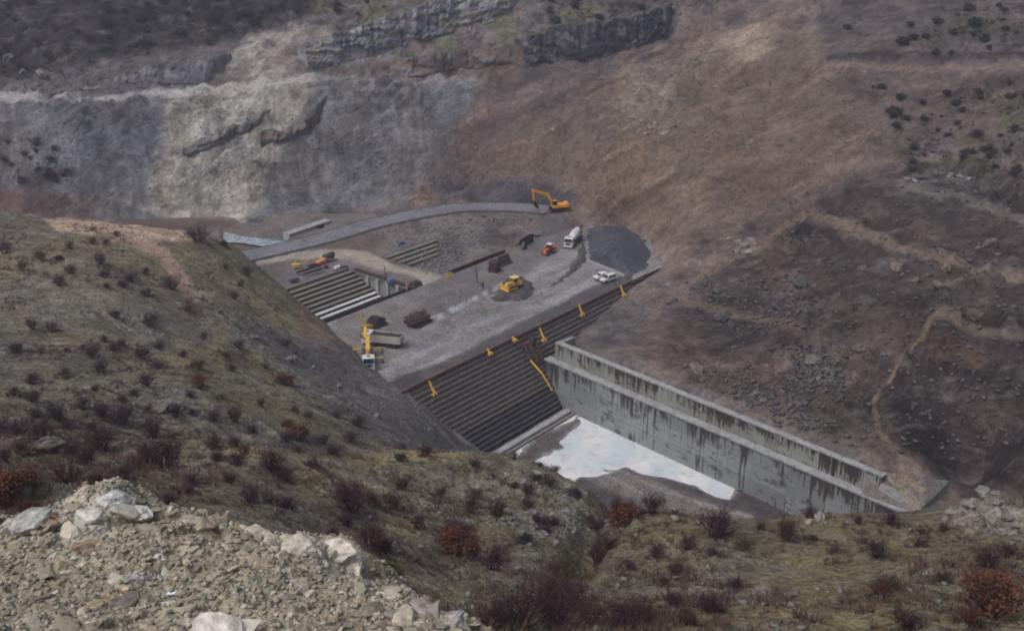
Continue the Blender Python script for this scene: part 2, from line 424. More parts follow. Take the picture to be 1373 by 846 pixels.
# ---- far hillside (the excavated bank across the valley)
FC = []
for px, py, Y in [(-150,-40,420),(0,-40,412),(343,-40,405),(686,-40,398),(1030,-40,385),(1373,-40,352),(1550,-40,345),
                  (0,0,392),(200,0,390),(400,0,390),(560,0,385),(686,0,380),(860,0,374),(1030,0,366),(1200,0,352),(1373,0,335),
                  (0,70,362),(200,70,360),(400,70,362),(560,70,358),(686,70,354),(860,70,348),(1030,70,338),(1200,70,322),(1373,78,303),
                  (0,134,338),(240,120,340),(430,108,345),(640,104,344),(860,130,326),(1030,130,316),(1130,94,318),(1373,94,299),
                  (0,144,332),(240,131,334),(430,118,339),(640,112,340),(1200,140,300),(1373,140,284),
                  (0,210,313),(170,210,314),(300,210,316),(450,210,318),(600,200,318),(760,200,308),(900,200,300),(1030,200,292),(1200,210,274),(1373,210,258),
                  (0,270,301),(170,278,300),(300,285,301),(400,275,304),(500,266,306),(620,255,307),(740,262,303),(820,262,293),(900,270,280),(1030,280,270),(1200,280,250),(1373,280,234),
                  (900,330,259),(1030,350,243),(1200,350,226),(1373,350,212),(930,400,231),(1030,420,216),(1200,430,198),(1373,430,188),
                  (1100,500,184),(1200,510,178),(1300,500,175),(1373,510,171),(1180,560,169),(1250,590,162),(1373,590,153)]:
    FC.append(at_y(px, py, Y))
for px, py, z in [(-100,290,-1),(0,290,-1.5),(170,296,-1.5),(320,303,-1.0),(560,280,2.0),(690,270,3.6),(740,284,3.4),(775,296,1.5),(830,298,.8),(872,322,.4),(884,350,0),(868,378,-.6),(850,398,-1.6),
                  (815,428,-3.2),(780,452,-4.6),(765,470,-4.0),(800,470,-2.2),(850,492,-2.0),(900,512,-2.0),(1000,552,-1.9),(1100,592,-1.9),(1185,624,-1.8),(1240,634,-2.4),(1262,640,-3.2),(1285,648,-5.0),(1300,640,-5.5),(1330,640,-3.5),
                  (870,440,-2.4),(920,470,-1.6)]:
    FC.append(at_z(px, py, z))
for p in [(30,190,-4),(60,140,-12),(90,140,-6),(110,150,6),(130,160,16),(140,260,42),(0,250,-8),(-40,262,-10),(-90,270,-9),(-150,285,-4),(25,262,-5)]: FC.append(np.array(p, float))
FC = np.array(FC); f_fit = tps_fit(FC[:, :2], FC[:, 2])
fx = np.arange(-235, 215, 0.6); fy = np.arange(132, 425, 0.6)
FX, FY = np.meshgrid(fx, fy); FZ = tps_eval(f_fit, FX, FY)
fu, fv = project(FX, FY, FZ)
hi = sstep(0, 7, FZ)                                           # relief only away from the pad
gul = ridged((FX * 0.86 - FY * 0.5) / 9 + 0.6 * fbm(FX / 20, FY / 20, 2), (FX * 0.5 + FY * 0.86) / 34, 4)
left_f = sstep(40, -30, FX)
dip = ridged((FX * 0.35 + FZ * 1.6 + FY * 0.3) / 10 + 0.5 * fbm(FX / 30, FY / 30, 3), FX / 60 - FY / 70, 3)
rough_f = sstep(-0.1, 0.5, fbm(FX / 26 + 5, FY / 22 + 60, 4))
FZ += hi * (1.5 * fbm(FX / 30, FY / 30, 4) + 1.9 * (gul - 0.6) * (0.6 + 0.6 * rough_f) + 1.5 * (dip - 0.6) * (0.4 + left_f) + 0.9 * (.3 + rough_f) * fbm(FX / 4.5, FY / 4.5, 4))
FZ += (1 - hi) * 0.25 * fbm(FX / 6, FY / 6, 3)
right_b = sstep(40, 60, FX) * sstep(280, 240, FY) * sstep(-2, 2, FZ)
FZ += right_b * (0.9 * fbm(FX / 7 + 70, FY / 7, 4) + 0.5 * ridged(FX / 5, FY / 5, 3))
# strata: ledges with a steep riser and a flatter tread
def ledges(q, mask, A):
    fr = q - np.floor(q); return mask * A * (np.where(fr < .88, fr / .88, (1 - fr) / .12) - .5)
lm = sstep(-.15, .35, fbm(FX / 22 + 11, FY / 22, 4)) * sstep(60, 10, FX) * hi
FZ += ledges((FZ - .42 * FX) / 5.2 + .55 * fbm(FX / 17, FY / 17, 4), lm, 2.3)
FZ += ledges((FZ - .38 * FX) / 2.1 + .6 * fbm(FX / 9, FY / 9, 4), lm * sstep(-.3, .4, fbm(FX / 14, FY / 14 + 9, 3)), .7)
rm = sstep(-.25, .3, fbm(FX / 15 + 31, FY / 15, 4)) * right_b
FZ += ledges((FZ + .10 * FX) / 3.4 + .7 * fbm(FX / 13, FY / 13, 4), rm, 2.6)
tm = sstep(300, 345, FY) * sstep(-.2, .4, fbm(FX / 20 + 3, FY / 20 + 8, 4))
FZ += ledges((FZ - .2 * FX) / 4.0 + .7 * fbm(FX / 15, FY / 15, 4), tm, 2.0)
FZ += hi * .5 * (ridged((FX * 0.86 - FY * 0.5) / 3.2 + .7 * fbm(FX / 8, FY / 8, 2), (FX * 0.5 + FY * 0.86) / 16, 3) - .62)
# benches and ledges are cut as real steps
bench = line_d(fu, fv, [(-100,142),(0,138),(120,128),(240,122),(420,108),(640,104)])
bench_r = line_d(fu, fv, [(1112,92),(1240,91),(1400,91)])
below = lambda pts: np.interp(fu, [p[0] for p in pts], [p[1] for p in pts])
cutr = below([(1100,86),(1373,83)]) - fv                        # px above the cut road on the right
FZ += sstep(1040, 1130, fu) * np.where((cutr > 0) & (cutr < 40), 1.4 * sstep(0, 5, cutr) * sstep(40, 8, cutr), 0)
FU, FV = project(FX, FY, FZ)
g = sstep(-0.5, 0.5, fbm(FX / 24, FY / 24, 5))
FCOL = np.array(col(110,99,94)) * g[..., None] + np.array(col(96,88,86)) * (1 - g[..., None])
paint(FCOL, fu, fv, [
    ('p', [(-80,145),(240,128),(430,112),(640,106),(600,200),(520,275),(300,305),(-80,275)], (102,102,106), 12, .95),
    ('p', [(340,160),(620,120),(660,180),(560,275),(380,290)], (94,90,91), 20, .8, 70),
    ('p', [(110,140),(230,130),(200,250),(120,260)], (94,95,101), 16, .7),
    ('p', [(225,130),(300,122),(420,108),(400,160),(360,215),(345,285),(195,280),(215,190)], (154,149,140), 12, .92),
    ('p', [(-20,190),(60,185),(110,230),(90,260),(-20,258)], (88,82,80), 10, .8, 26),
    ('p', [(-60,250),(70,258),(135,275),(100,292),(-60,292)], (98,78,72), 6, .9),
    ('p', [(190,280),(330,284),(330,300),(230,296)], (156,150,142), 5, .9),
    ('p', [(-80,-40),(440,-40),(410,35),(300,55),(190,75),(60,105),(-80,125)], (68,62,65), 14, .95),
    ('p', [(170,75),(300,60),(330,95),(240,118),(80,128),(60,110)], (98,94,96), 10, .8),
    ('p', [(255,115),(330,60),(410,30),(480,60),(560,75),(430,104)], (162,156,147), 8, .9, 120),
    ('p', [(400,-30),(600,-30),(540,12),(420,46)], (92,94,62), 8, .85, 40),
    ('p', [(540,55),(700,10),(830,0),(860,20),(700,50),(600,72),(480,96)], (88,90,66), 8, .8, 40),
    ('p', [(430,95),(600,72),(720,60),(700,110),(640,104),(460,112)], (104,88,78), 8, .8, 30),
    ('p', [(640,110),(720,70),(900,60),(880,150),(760,230),(640,230),(600,190)], (110,91,86), 14, .8, 90),
    ('p', [(620,235),(700,170),(850,95),(1000,30),(1085,40),(1130,90),(1185,190),(1100,260),(980,330),(870,300),(780,262),(660,270)], (114,102,93), 14, .92),
    ('p', [(840,130),(930,70),(1010,35),(1085,50),(1120,110),(1000,150),(900,170)], (152,142,129), 20, .85, 140),
    ('p', [(830,90),(900,85),(920,140),(870,170),(835,160)], (150,142,132), 16, .6),
    ('p', [(720,220),(880,180),(1000,200),(960,260),(860,290)], (116,103,90), 16, .7, 60),
    ('p', [(960,200),(1120,160),(1190,190),(1100,260),(1000,300)], (104,90,84), 14, .7, 70),
    ('p', [(690,-20),(1090,-20),(1010,25),(880,60),(700,75)], (78,76,78), 8, .85, 30),
    ('p', [(540,258),(640,246),(660,272),(540,282)], (116,98,80), 6, .7, 30),
    ('p', [(590,252),(640,243),(690,240),(740,250),(775,264),(790,285),(640,275)], (76,74,79), 5, .95),
    ('p', [(720,285),(800,270),(900,270),(940,330),(900,370),(880,330),(790,300)], (116,102,92), 8, .85),
    ('p', [(1085,-20),(1400,-20),(1400,76),(1115,80)], (88,80,78), 8, .9),
    ('p', [(1240,30),(1400,10),(1400,80),(1240,80)], (70,68,58), 12, .7, 30),
    ('p', [(1120,98),(1400,98),(1400,170),(1220,190),(1150,130)], (92,80,75), 8, .9),
    ('p', [(1190,180),(1280,130),(1400,110),(1400,230),(1280,250),(1200,230)], (84,80,60), 14, .85, 40),
    ('p', [(1100,265),(1190,235),(1400,235),(1400,480),(1210,470),(950,470),(880,425),(1000,335)], (80,72,69), 12, .95),
    ('p', [(1000,300),(1110,270),(1170,330),(1060,400),(960,380)], (90,80,74), 14, .7, 40),
    ('p', [(900,440),(1190,440),(1200,560),(1100,580),(930,515)], (86,78,75), 12, .8, 40),
    ('p', [(1100,500),(1190,520),(1190,610),(1080,570)], (96,88,80), 10, .8),
    ('p', [(1215,470),(1400,430),(1400,720),(1270,655),(1195,580),(1185,530)], (66,58,57), 14, .9),
    ('p', [(1195,530),(1250,545),(1290,600),(1270,640),(1220,600)], (56,50,52), 10, .8), ('p', [(1230,470),(1373,455),(1373,480),(1260,500)], (58,52,54), 8, .7, 20), ('p', [(1300,540),(1373,520),(1373,560),(1310,575)], (84,76,72), 8, .7, 20),
    ('p', [(1240,450),(1330,470),(1320,500),(1250,490)], (112,92,76), 8, .5),
    ('p', [(1210,240),(1260,225),(1310,240),(1300,250),(1210,252)], (128,124,126), 6, .8, 12),
    ('p', [(980,330),(1010,318),(1020,340),(990,350)], (132,124,120), 5, .8),
    ('s', [(-100,142),(0,138),(120,128),(240,122)], (148,146,145), 6, .97),
    ('s', [(240,122),(330,115),(420,108),(640,104)], (128,126,126), 5, .9),
    ('s', [(235,124),(300,118),(360,113)], (168,164,158), 6, .8),
    ('s', [(1112,82),(1240,79),(1400,77)], (60,52,54), 3, .8),
    ('s', [(1112,91),(1240,91),(1400,91)], (108,94,87), 4.5, .85),
    ('s', [(1095,295),(1160,318),(1230,345),(1400,382)], (112,103,95), 8, .8),
    ('s', [(1210,255),(1290,262),(1400,300)], (98,94,92), 10, .6),
    ('s', [(868,438),(888,405),(930,375),(1000,338),(1090,290)], (116,103,93), 6, .7),
    ('s', [(905,400),(980,420),(1060,440)], (116,100,90), 7, .8),
    ('s', [(1255,430),(1215,480),(1185,515),(1172,545),(1180,580),(1205,612)], (120,110,95), 3.5, .6, 50),
    ('s', [(790,468),(900,508),(1000,550),(1100,592),(1180,622)], (116,108,102), 9, .9),
    ('p', [(780,430),(850,400),(870,430),(830,460),(790,462)], (98,92,90), 8, .8),
], wseed=5.0)
def streaks(dx, dy, L1, L2, seed):
    l = math.hypot(dx, dy); a = (fu * dx + fv * dy) / l; b_ = (-fu * dy + fv * dx) / l
    return fbm(a / L1 + seed, b_ / L2 + 2.2 * fbm(a / 90, b_ / 40 + seed, 2), 5)
wl = sstep(-20, 20, poly_sd(fu, fv, [(-90,140),(430,110),(640,106),(560,280),(-90,285)]))
ws = sstep(-30, 30, poly_sd(fu, fv, [(600,240),(700,100),(1010,10),(1100,60),(1190,200),(980,340),(860,300)]))
wr = sstep(-30, 30, poly_sd(fu, fv, [(1000,330),(1200,230),(1420,230),(1420,700),(1190,620),(860,480)]))
FCOL *= (1 + .30 * wl * streaks(.12, 1, 70, 7, 3.0) + .34 * ws * streaks(-.85, .5, 80, 9, 8.0) + .10 * ws * streaks(-.85, .42, 40, 4.5, 1.0) + .38 * wr * streaks(.9, .4, 60, 11, 5.0))[..., None]
FCOL *= (1 + .34 * fbm(FX / 7, FY / 7 + 50, 4) * (1 - .7 * ws) + .30 * (1 - .6 * ws) * fbm(FX / 1.9, FY / 1.9 + 5, 3))[..., None]
rk = (lm + rm + tm * .6) * sstep(.1, .5, fbm(FX / 3, FY / 3 + 70, 4)); FCOL = FCOL * (1 - .45 * rk[..., None]) + np.array(col(112,111,113)) * .45 * rk[..., None]
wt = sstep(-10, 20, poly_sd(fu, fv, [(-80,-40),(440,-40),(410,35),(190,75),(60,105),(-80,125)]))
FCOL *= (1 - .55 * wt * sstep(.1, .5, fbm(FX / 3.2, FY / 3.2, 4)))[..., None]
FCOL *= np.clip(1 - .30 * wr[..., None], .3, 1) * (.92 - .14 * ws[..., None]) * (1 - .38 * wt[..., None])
paint(FCOL, fu, fv, [
    ('s', [(-100,142),(0,138),(120,128),(240,122)], (156,154,152), 5, .9), ('s', [(235,124),(300,118),(420,108)], (164,160,155), 5, .8),
    ('s', [(1095,295),(1160,318),(1230,345),(1400,382)], (108,99,91), 6.5, .75), ('s', [(868,438),(888,405),(930,375),(1000,338),(1090,290)], (114,102,92), 5, .65),
    ('s', [(905,400),(980,420),(1060,440)], (108,97,89), 4.5, .7), ('s', [(1255,430),(1215,480),(1185,515),(1172,545),(1180,580),(1205,612)], (116,106,92), 3.4, .8), ('s', [(1373,455),(1320,450),(1255,432)], (104,96,88), 6, .7), ('s', [(1205,612),(1230,628)], (130,120,104), 4, .8), ('s', [(1210,256),(1290,266),(1400,305)], (106,101,97), 7, .6),
    ('s', [(790,468),(900,508),(1000,550),(1100,592),(1180,622)], (110,103,98), 7, .7),
    ('s', [(1112,91),(1240,91),(1400,91)], (116,102,95), 4, .85), ('s', [(1112,83),(1240,80),(1400,78)], (62,55,57), 2.5, .7)], wseed=5.0)
far_mat = terrain_mat('excavated_slope', 0.10, 0.8, 3.2, contrast=0.40, speck=0.16, bstr=1.0, bdist=0.5,
                      stretch=((0, 0, math.radians(-33)), (.7, 1.5, 1.0)), stone_scale=1.3,
                      veins=[(col(124,120,115), -33, (.09, .26, .3), .54, .70, .45), (col(80,74,73), -30, (.11, .28, .3), .54, .70, .5)])
fs_, fn_ = dam_sn(FX, FY)
keepf = ~((fn_ > -1.0) & (fn_ < 87) & (fs_ < wall_s(fn_) + 2.2)) & ~((fn_ <= 0.2) & (fn_ > -45) & (fs_ < 104) & (FZ < -0.45)) & (FZ > -16) & ~((FX < 10) & (FZ < -3.0))
grid_far = (fx, fy, FZ)
ys_ = (FCOL @ np.array([.2126, .7152, .0722]))[..., None]; FCOL = np.clip(ys_ + (FCOL - ys_) * (1 + .18 * np.maximum(ws, wr))[..., None], .004, .8)
FCOL *= 1 + np.maximum(ws, wr)[..., None] * np.array([.03, 0, -.03])
road_f = np.zeros(FX.shape)
for pts, w in [([(-100,142),(0,138),(120,128),(240,122),(420,108),(640,104)], 5), ([(1095,295),(1160,318),(1230,345),(1400,382)], 7), ([(868,438),(888,405),(930,375),(1000,338),(1090,290)], 5), ([(905,400),(980,420),(1060,440)], 5), ([(1255,430),(1215,480),(1185,515),(1172,545),(1180,580),(1205,612)], 4), ([(1112,91),(1400,91)], 4)]:
    road_f = np.maximum(road_f, 1 - sstep(w * .6, w * 1.5, line_d(fu, fv, pts)))
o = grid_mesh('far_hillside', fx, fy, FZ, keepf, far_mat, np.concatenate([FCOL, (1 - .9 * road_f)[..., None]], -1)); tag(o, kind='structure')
# ------------------------------------------------------------------ valley floor upstream of the dam
def ramp_path(pts):      # (px,py,z) -> world polyline, resampled
    P = np.array([at_z(*p) for p in pts]); t = np.r_[0, np.cumsum(np.linalg.norm(np.diff(P[:, :2], axis=0), axis=1))]
    tt = np.linspace(0, t[-1], max(8, int(t[-1] / 1.5)))
    Q = np.stack([np.interp(tt, t, P[:, i]) for i in range(3)], 1)
    for _ in range(6): Q[1:-1] = (Q[:-2] + 2 * Q[1:-1] + Q[2:]) / 4
    return Q
ROAD = ramp_path([(300,350,-.6),(350,340,-.2),(430,321,.6),(500,300,1.4),(560,287,2.1),(620,278,2.8),(690,278,3.4),(735,282,3.5)])
vx = np.arange(-215, 46, 0.6); vy = np.arange(196, 316, 0.6)
VX, VY = np.meshgrid(vx, vy); vs_, vn_ = dam_sn(VX, VY)
VZ = -0.35 - 0.9 * sstep(-55, -110, VX) + 0.12 * fbm(VX / 5, VY / 5, 4)
dip = sstep(50, 56, vs_) * sstep(-60.5, -52, vn_) * sstep(-38.5, -46, vn_)
VZ -= 2.6 * dip * sstep(110, 90, vs_)
dr = line_d(VX, VY, ROAD[:, :2]); near_i = np.argmin([(VX - q[0]) ** 2 + (VY - q[1]) ** 2 for q in ROAD[::3]], axis=0)
rz = ROAD[::3][near_i][..., 2]
VZ += (rz - 0.3 - VZ) * sstep(11, 4.2, dr)
vu, vv = project(VX, VY, VZ)
STREAM = [(300,308),(322,313),(350,315),(384,317),(384,325),(350,329),(325,324),(300,322)]
VZ -= 1.5 * sstep(-6, 4, poly_sd(vu, vv, STREAM))
g = sstep(-0.4, 0.5, fbm(VX / 9, VY / 9, 4))
VCOL = np.array(col(108,101,96)) * g[..., None] + np.array(col(92,86,84)) * (1 - g[..., None])
paint(VCOL, vu, vv, [
    ('p', [(480,300),(560,290),(720,285),(720,310),(660,335),(600,365),(560,355),(520,330)], (112,106,102), 6, .8, 20),
    ('p', [(540,330),(590,320),(620,340),(590,370),(550,355)], (96,95,96), 6, .8, 10),
    ('p', [(345,345),(400,337),(460,334),(492,338),(522,352),(562,362),(590,371),(600,384),(560,394),(566,379),(552,370),(528,364),(500,361),(470,351),(440,346),(345,354)], (148,141,128), 2.5, .97),
    ('p', [(370,325),(470,305),(520,315),(500,335),(460,332),(400,336),(370,338)], (98,86,78), 4, .8),
    ('p', [(385,350),(470,350),(490,362),(400,392),(380,380)], (104,100,102), 4, .8),
    ('p', [(-50,284),(330,284),(330,296),(-50,292)], (120,114,108), 4, .7),
    ('p', [(-50,291),(300,293),(320,306),(250,309),(120,299),(-50,297)], (92,74,66), 3, .8),
], wseed=2.0, warp=0.35)
gravel_mat = terrain_mat('gravel_ground', 0.2, 1.1, 6.0, contrast=0.28, speck=0.3, bstr=0.7, bdist=0.2, stone_scale=3.0)
keepv = ~((vn_ > -59.6) & (vn_ < -37.0) & (vs_ < 40.8)) & (vn_ < -36.6) & (vs_ < 118) & (VY > 205)
o = grid_mesh('valley_floor', vx, vy, VZ, keepv, gravel_mat, VCOL); tag(o, kind='structure')
grid_val = (vx, vy, VZ)

# paved haul road: ribbon with low berms
def ribbon(path, half, lift=0.0):
    t = np.gradient(path[:, :2], axis=0); t /= np.linalg.norm(t, axis=1)[:, None]; nrm = np.stack([-t[:, 1], t[:, 0]], 1)
    return t, nrm
t, nr = ribbon(ROAD, 3.5); prof = [(-4.6, -.5), (-4.1, .28), (-3.6, .05), (-1.8, .1), (0, .13), (1.8, .1), (3.6, .05), (4.1, .3), (4.7, -.5)]
V = []; 
for k, q in enumerate(ROAD):
    for a, zz in prof: V.append((q[0] + nr[k, 0] * a, q[1] + nr[k, 1] * a, q[2] + zz + 0.05 * random.random() * (abs(a) > 3.7)))
m_ = len(prof); Fq = [(k * m_ + j, k * m_ + j + 1, (k + 1) * m_ + j + 1, (k + 1) * m_ + j) for k in range(len(ROAD) - 1) for j in range(m_ - 1)]
rc = np.tile(np.array([col(70,68,72) if abs(a) > 3.8 else col(112,112,117) for a, _ in prof]), (len(ROAD), 1))
o = np_mesh('haul_road', V, Fq, gravel_mat, rc); tag(o, kind='structure')

# stream
water_mat = plain('stream_water', col(120,140,150), rough=0.15, var=0.5, scale=0.5, bstr=0.6, dirt=(col(215,225,232), 0.9), spec=0.5)
P = [at_z(*q, -1.55) for q in [(296,306),(322,311),(350,313.5),(386,316),(388,326),(350,330),(325,326),(296,324)]]
o = np_mesh('stream_water', P, [(7, 6, 1, 0), (6, 5, 2, 1), (5, 4, 3, 2)], water_mat, smooth=False); tag(o, kind='structure')

# ------------------------------------------------------------------ dam materials
conc_mat = plain('weathered_concrete', col(128,130,128), rough=0.85, var=0.3, scale=0.5, bstr=0.2, dirt=(col(84,80,76), 0.6), spec=0.15)
sill_mat = plain('pale_concrete', col(150,153,155), rough=0.8, var=0.2, scale=0.6, bstr=0.2, dirt=(col(110,106,104), 0.5), spec=0.15)
riser_mat = plain('formwork_riser', col(118,109,104), rough=0.9, var=0.45, scale=0.9, bstr=0.3, dirt=(col(46,42,44), 0.7), spec=0.1)
lip_mat = plain('step_lip', col(98,91,87), rough=0.9, var=0.4, scale=1.1, bstr=0.4, dirt=(col(72,66,64), 0.8), spec=0.1)
wet_mat = plain('wet_dark_concrete', col(74,71,76), rough=0.75, var=0.4, scale=0.7, bstr=0.3, dirt=(col(62,58,58), 0.6), spec=0.2)
rust_mat = plain('rusty_steel', col(104,70,54), rough=0.85, var=0.4, scale=1.2, bstr=0.2, dirt=(col(60,48,46), 0.7), spec=0.2)
darkrust_mat = plain('dark_rusty_steel', col(70,52,50), rough=0.85, var=0.4, scale=1.2, bstr=0.2, dirt=(col(44,38,40), 0.7), spec=0.2)
yellow_mat = plain('yellow_paint', col(216,168,66), rough=0.5, var=0.15, scale=2, bstr=0, dirt=(col(120,98,64), 0.75))
orange_mat = plain('orange_paint', col(222,96,52), rough=0.5, var=0.15, scale=2, bstr=0, dirt=(col(120,76,56), 0.7))
white_mat = plain('white_paint', (0.74, 0.75, 0.76), rough=0.4, var=0.06, scale=2, bstr=0, dirt=(col(160,154,142), 0.7))
glass_mat = plain('dark_glass', (0.02, 0.026, 0.035), rough=0.12, var=0.1, scale=2, bstr=0, spec=0.6)
black_mat = plain('black_rubber', (0.02, 0.02, 0.021), rough=0.8, var=0.2, scale=3, bstr=0)
steel_mat = plain('dark_steel', col(72,70,74), rough=0.6, var=0.3, scale=2, bstr=0.1, metal=0.2)
timber_mat = plain('weathered_timber', col(96,78,66), rough=0.9, var=0.4, scale=2, bstr=0.3, dirt=(col(62,52,48), 0.6))

# ------------------------------------------------------------------ the dam
dam_root = empty('concrete_dam', A0, 0, 'unfinished concrete dam with stepped downstream face and gravel-covered working deck', 'dam')
def dam_box(mb, s0, s1, n0, n1, z0, z1):
    p = [dam(s, n, z) for z in (z0, z1) for s, n in ((s0, n0), (s1, n0), (s1, n1), (s0, n1))]
    return mb.add(p, [(0, 3, 2, 1), (4, 5, 6, 7), (0, 1, 5, 4), (1, 2, 6, 5), (2, 3, 7, 6), (3, 0, 4, 7)])
dam_box(MB(), -24, 96, -37.2, -0.6, -15.3, -0.12).build('core', conc_mat, dam_root, keep_world=True)
NST, RH, TR = 18, 15.1 / 18, 11.2 / 18
rs = random.Random(3)
for i in range(NST):
    nf = TR * i; z1 = -RH * i; z0 = z1 - RH
    s1 = 84 if i < 5 else (66 if i < 9 else 48)
    m = MB(); k = int((s1 + 24) / 3.0)
    for j in range(k):      # riser cast in bays, a little uneven
        a = -24 + j * 3.0; e = rs.uniform(-.05, .05)
        dam_box(m, a + .02, a + 2.97, -3.0 + nf, nf - .03 + e, z0 - .05, z1 - .15)
    st = m.build('step', wet_mat if i >= 12 else riser_mat, dam_root, keep_world=True)
    m = MB()
    for j in range(int((s1 + 24) / 1.5)):
        a = -24 + j * 1.5; e = rs.uniform(-.07, .09); f = rs.uniform(-.05, .05)
        dam_box(m, a, a + 1.5, -1.1 + nf, nf - .01 + e * .7, z1 - .16, z1 - .02 + f)
    m.build('lip', wet_mat if i >= 13 else lip_mat, st, keep_world=True)
m = MB()
for j in range(36):
    a = -22 + j * 3.0; dam_box(m, a, a + 2.96, .10, .22, -.30, .22 + rs.uniform(-.04, .04))
m.build('edge_formwork', rust_mat, dam_root, keep_world=True)
# low sill along the toe
sill = empty('toe_sill', dam(10, 12, FLOOR), 0, 'low pale concrete sill along the foot of the stepped dam face', 'sill')
m = MB(); dam_box(m, -12, 37.5, 12.0, 13.3, FLOOR - .3, FLOOR + .75); m.build('kerb', sill_mat, sill, keep_world=True)
m = MB(); dam_box(m, -12, 37.6, 14.1, 14.6, FLOOR - .3, FLOOR + .55); m.build('upstand', riser_mat, sill, keep_world=True)

# working deck on the dam
ds_ = np.arange(-24.5, 110, 0.45); dn_ = np.arange(-37.6, 0.2, 0.45)
SS, NN = np.meshgrid(ds_, dn_); PX = A0[0] + DS[0] * SS + DN[0] * NN; PY = A0[1] + DS[1] * SS + DN[1] * NN
PZ = 0.02 + 0.05 * fbm(PX / 3, PY / 3, 3) + 0.07 * fbm(PX / 11, PY / 11, 3)
PZ += .05 * (ridged(NN / 1.5 + .8 * fbm(SS / 14, NN / 6, 3), SS / 60, 3) - .6)
PZ += 0.12 * np.exp(-((NN + 33.2) / 0.5) ** 2) * sstep(38, 46, SS)
pu, pv = project(PX, PY, PZ)
g = sstep(-0.5, 0.5, fbm(SS / 30, NN / 3.5, 4))
PC = np.array(col(119,117,117)) * g[..., None] + np.array(col(133,132,132)) * (1 - g[..., None])
trk = ridged(NN / 1.5 + .8 * fbm(SS / 14, NN / 6, 3), SS / 60, 3)          # wheel tracks along the deck
PC *= (1 + .34 * (trk - .62) + .16 * fbm(SS / 12, NN / 2.2, 4))[..., None]
paint(PC, pu, pv, [
    ('p', [(450,430),(560,385),(700,320),(780,300),(800,310),(740,340),(660,395),(560,440),(480,470)], (104,99,98), 5, .8),
    ('p', [(560,400),(700,335),(760,300),(772,305),(705,350),(640,385),(560,420)], (92,90,92), 5, .6, 12),
    ('p', [(575,405),(640,375),(700,365),(690,400),(640,430),(590,440)], (96,93,95), 4, .75, 10),
    ('s', [(590,425),(640,398),(700,370)], (158,158,160), 3.5, .8, 7),
    ('s', [(575,432),(610,412)], (160,161,163), 4, .8, 8),
    ('s', [(700,372),(730,345),(760,322)], (108,106,106), 4, .5),
    ('p', [(440,440),(540,395),(560,410),(520,440),(540,475),(470,480)], (122,117,112), 5, .7),
    ('s', [(560,470),(640,440),(720,405),(790,370)], (112,109,107), 3, .5, 14),
    ('s', [(520,480),(600,455),(680,420)], (116,112,109), 3, .5, 14),
    ('p', [(845,366),(800,382),(700,430),(600,482),(520,512),(520,535),(700,455),(850,386)], (80,76,78), 3, .95),
    ('p', [(522,514),(532,503),(560,500),(567,506),(545,520),(525,528)], (70,66,68), 3, .9),
    ('p', [(470,470),(500,500),(540,530),(520,530),(470,490)], (108,102,98), 5, .7),
    ('p', [(720,285),(790,290),(790,312),(760,306),(720,315)], (116,104,98), 5, .8),
], wseed=9.0, warp=0.45)
o = grid_mesh('work_deck', ds_, dn_, PZ, None, gravel_mat, PC, P=(PX, PY)); tag(o, kind='structure')

def heap(name, poly, hgt, soft, c1, c2, label, step=0.35, z0=-0.1, rough=0.10, kind=None):
    W = np.array([at_z(*q, 0) for q in poly])
    x = np.arange(W[:, 0].min() - 1, W[:, 0].max() + 1, step); y = np.arange(W[:, 1].min() - 1, W[:, 1].max() + 1, step)
    X, Y = np.meshgrid(x, y); sdv = poly_sd(X + .5 * fbm(X / 2, Y / 2, 3), Y + .5 * fbm(X / 2 + 9, Y / 2, 3), W[:, :2])
    Z = z0 + (hgt - z0) * sstep(-.2, soft, sdv) * (1 + 0.35 * fbm(X / 4, Y / 4, 3)) + rough * fbm(X / 1.2, Y / 1.2, 3) * sstep(-.2, 1, sdv)
    g = sstep(-.5, .5, fbm(X / 3, Y / 3, 4))[..., None]
    C = np.array(col(*c1)) * g + np.array(col(*c2)) * (1 - g)
    o = grid_mesh(name, x, y, Z, sdv > -.25, gravel_mat, C)
    tag(o, label, 'heap', kind=kind); return o
heap('gravel_heap', [(782,306),(800,302),(832,303),(852,311),(869,322),(877,345),(871,362),(846,378),(815,363),(789,350),(781,330)], 1.5, 7, (76,78,84), (64,66,72), 'broad fan-shaped heap of dark blue-grey gravel beside the white cars', rough=.15)
heap('fill_heap', [(672,376),(690,369),(706,370),(722,384),(716,398),(700,405),(664,406),(656,400)], 0.42, 3, (80,75,74), (70,66,66), 'dark low mound of fill spread around the yellow bulldozer')
heap('spoil_ridge', [(786,319),(790,349),(770,367),(737,389),(733,387),(755,368),(772,343),(780,322)], 0.9, 3, (88,83,82), (76,72,72), 'dark tapering ridge of spoil between mixer truck and gravel heap')
m = MB(); m.bar(at_z(787,349,.25), at_z(838,370,.25), .5, .6)
o = m.build('concrete_kerb', sill_mat, bevel=.03); tag(o, 'long pale concrete kerb edging the gravel heap behind the cars', 'kerb')

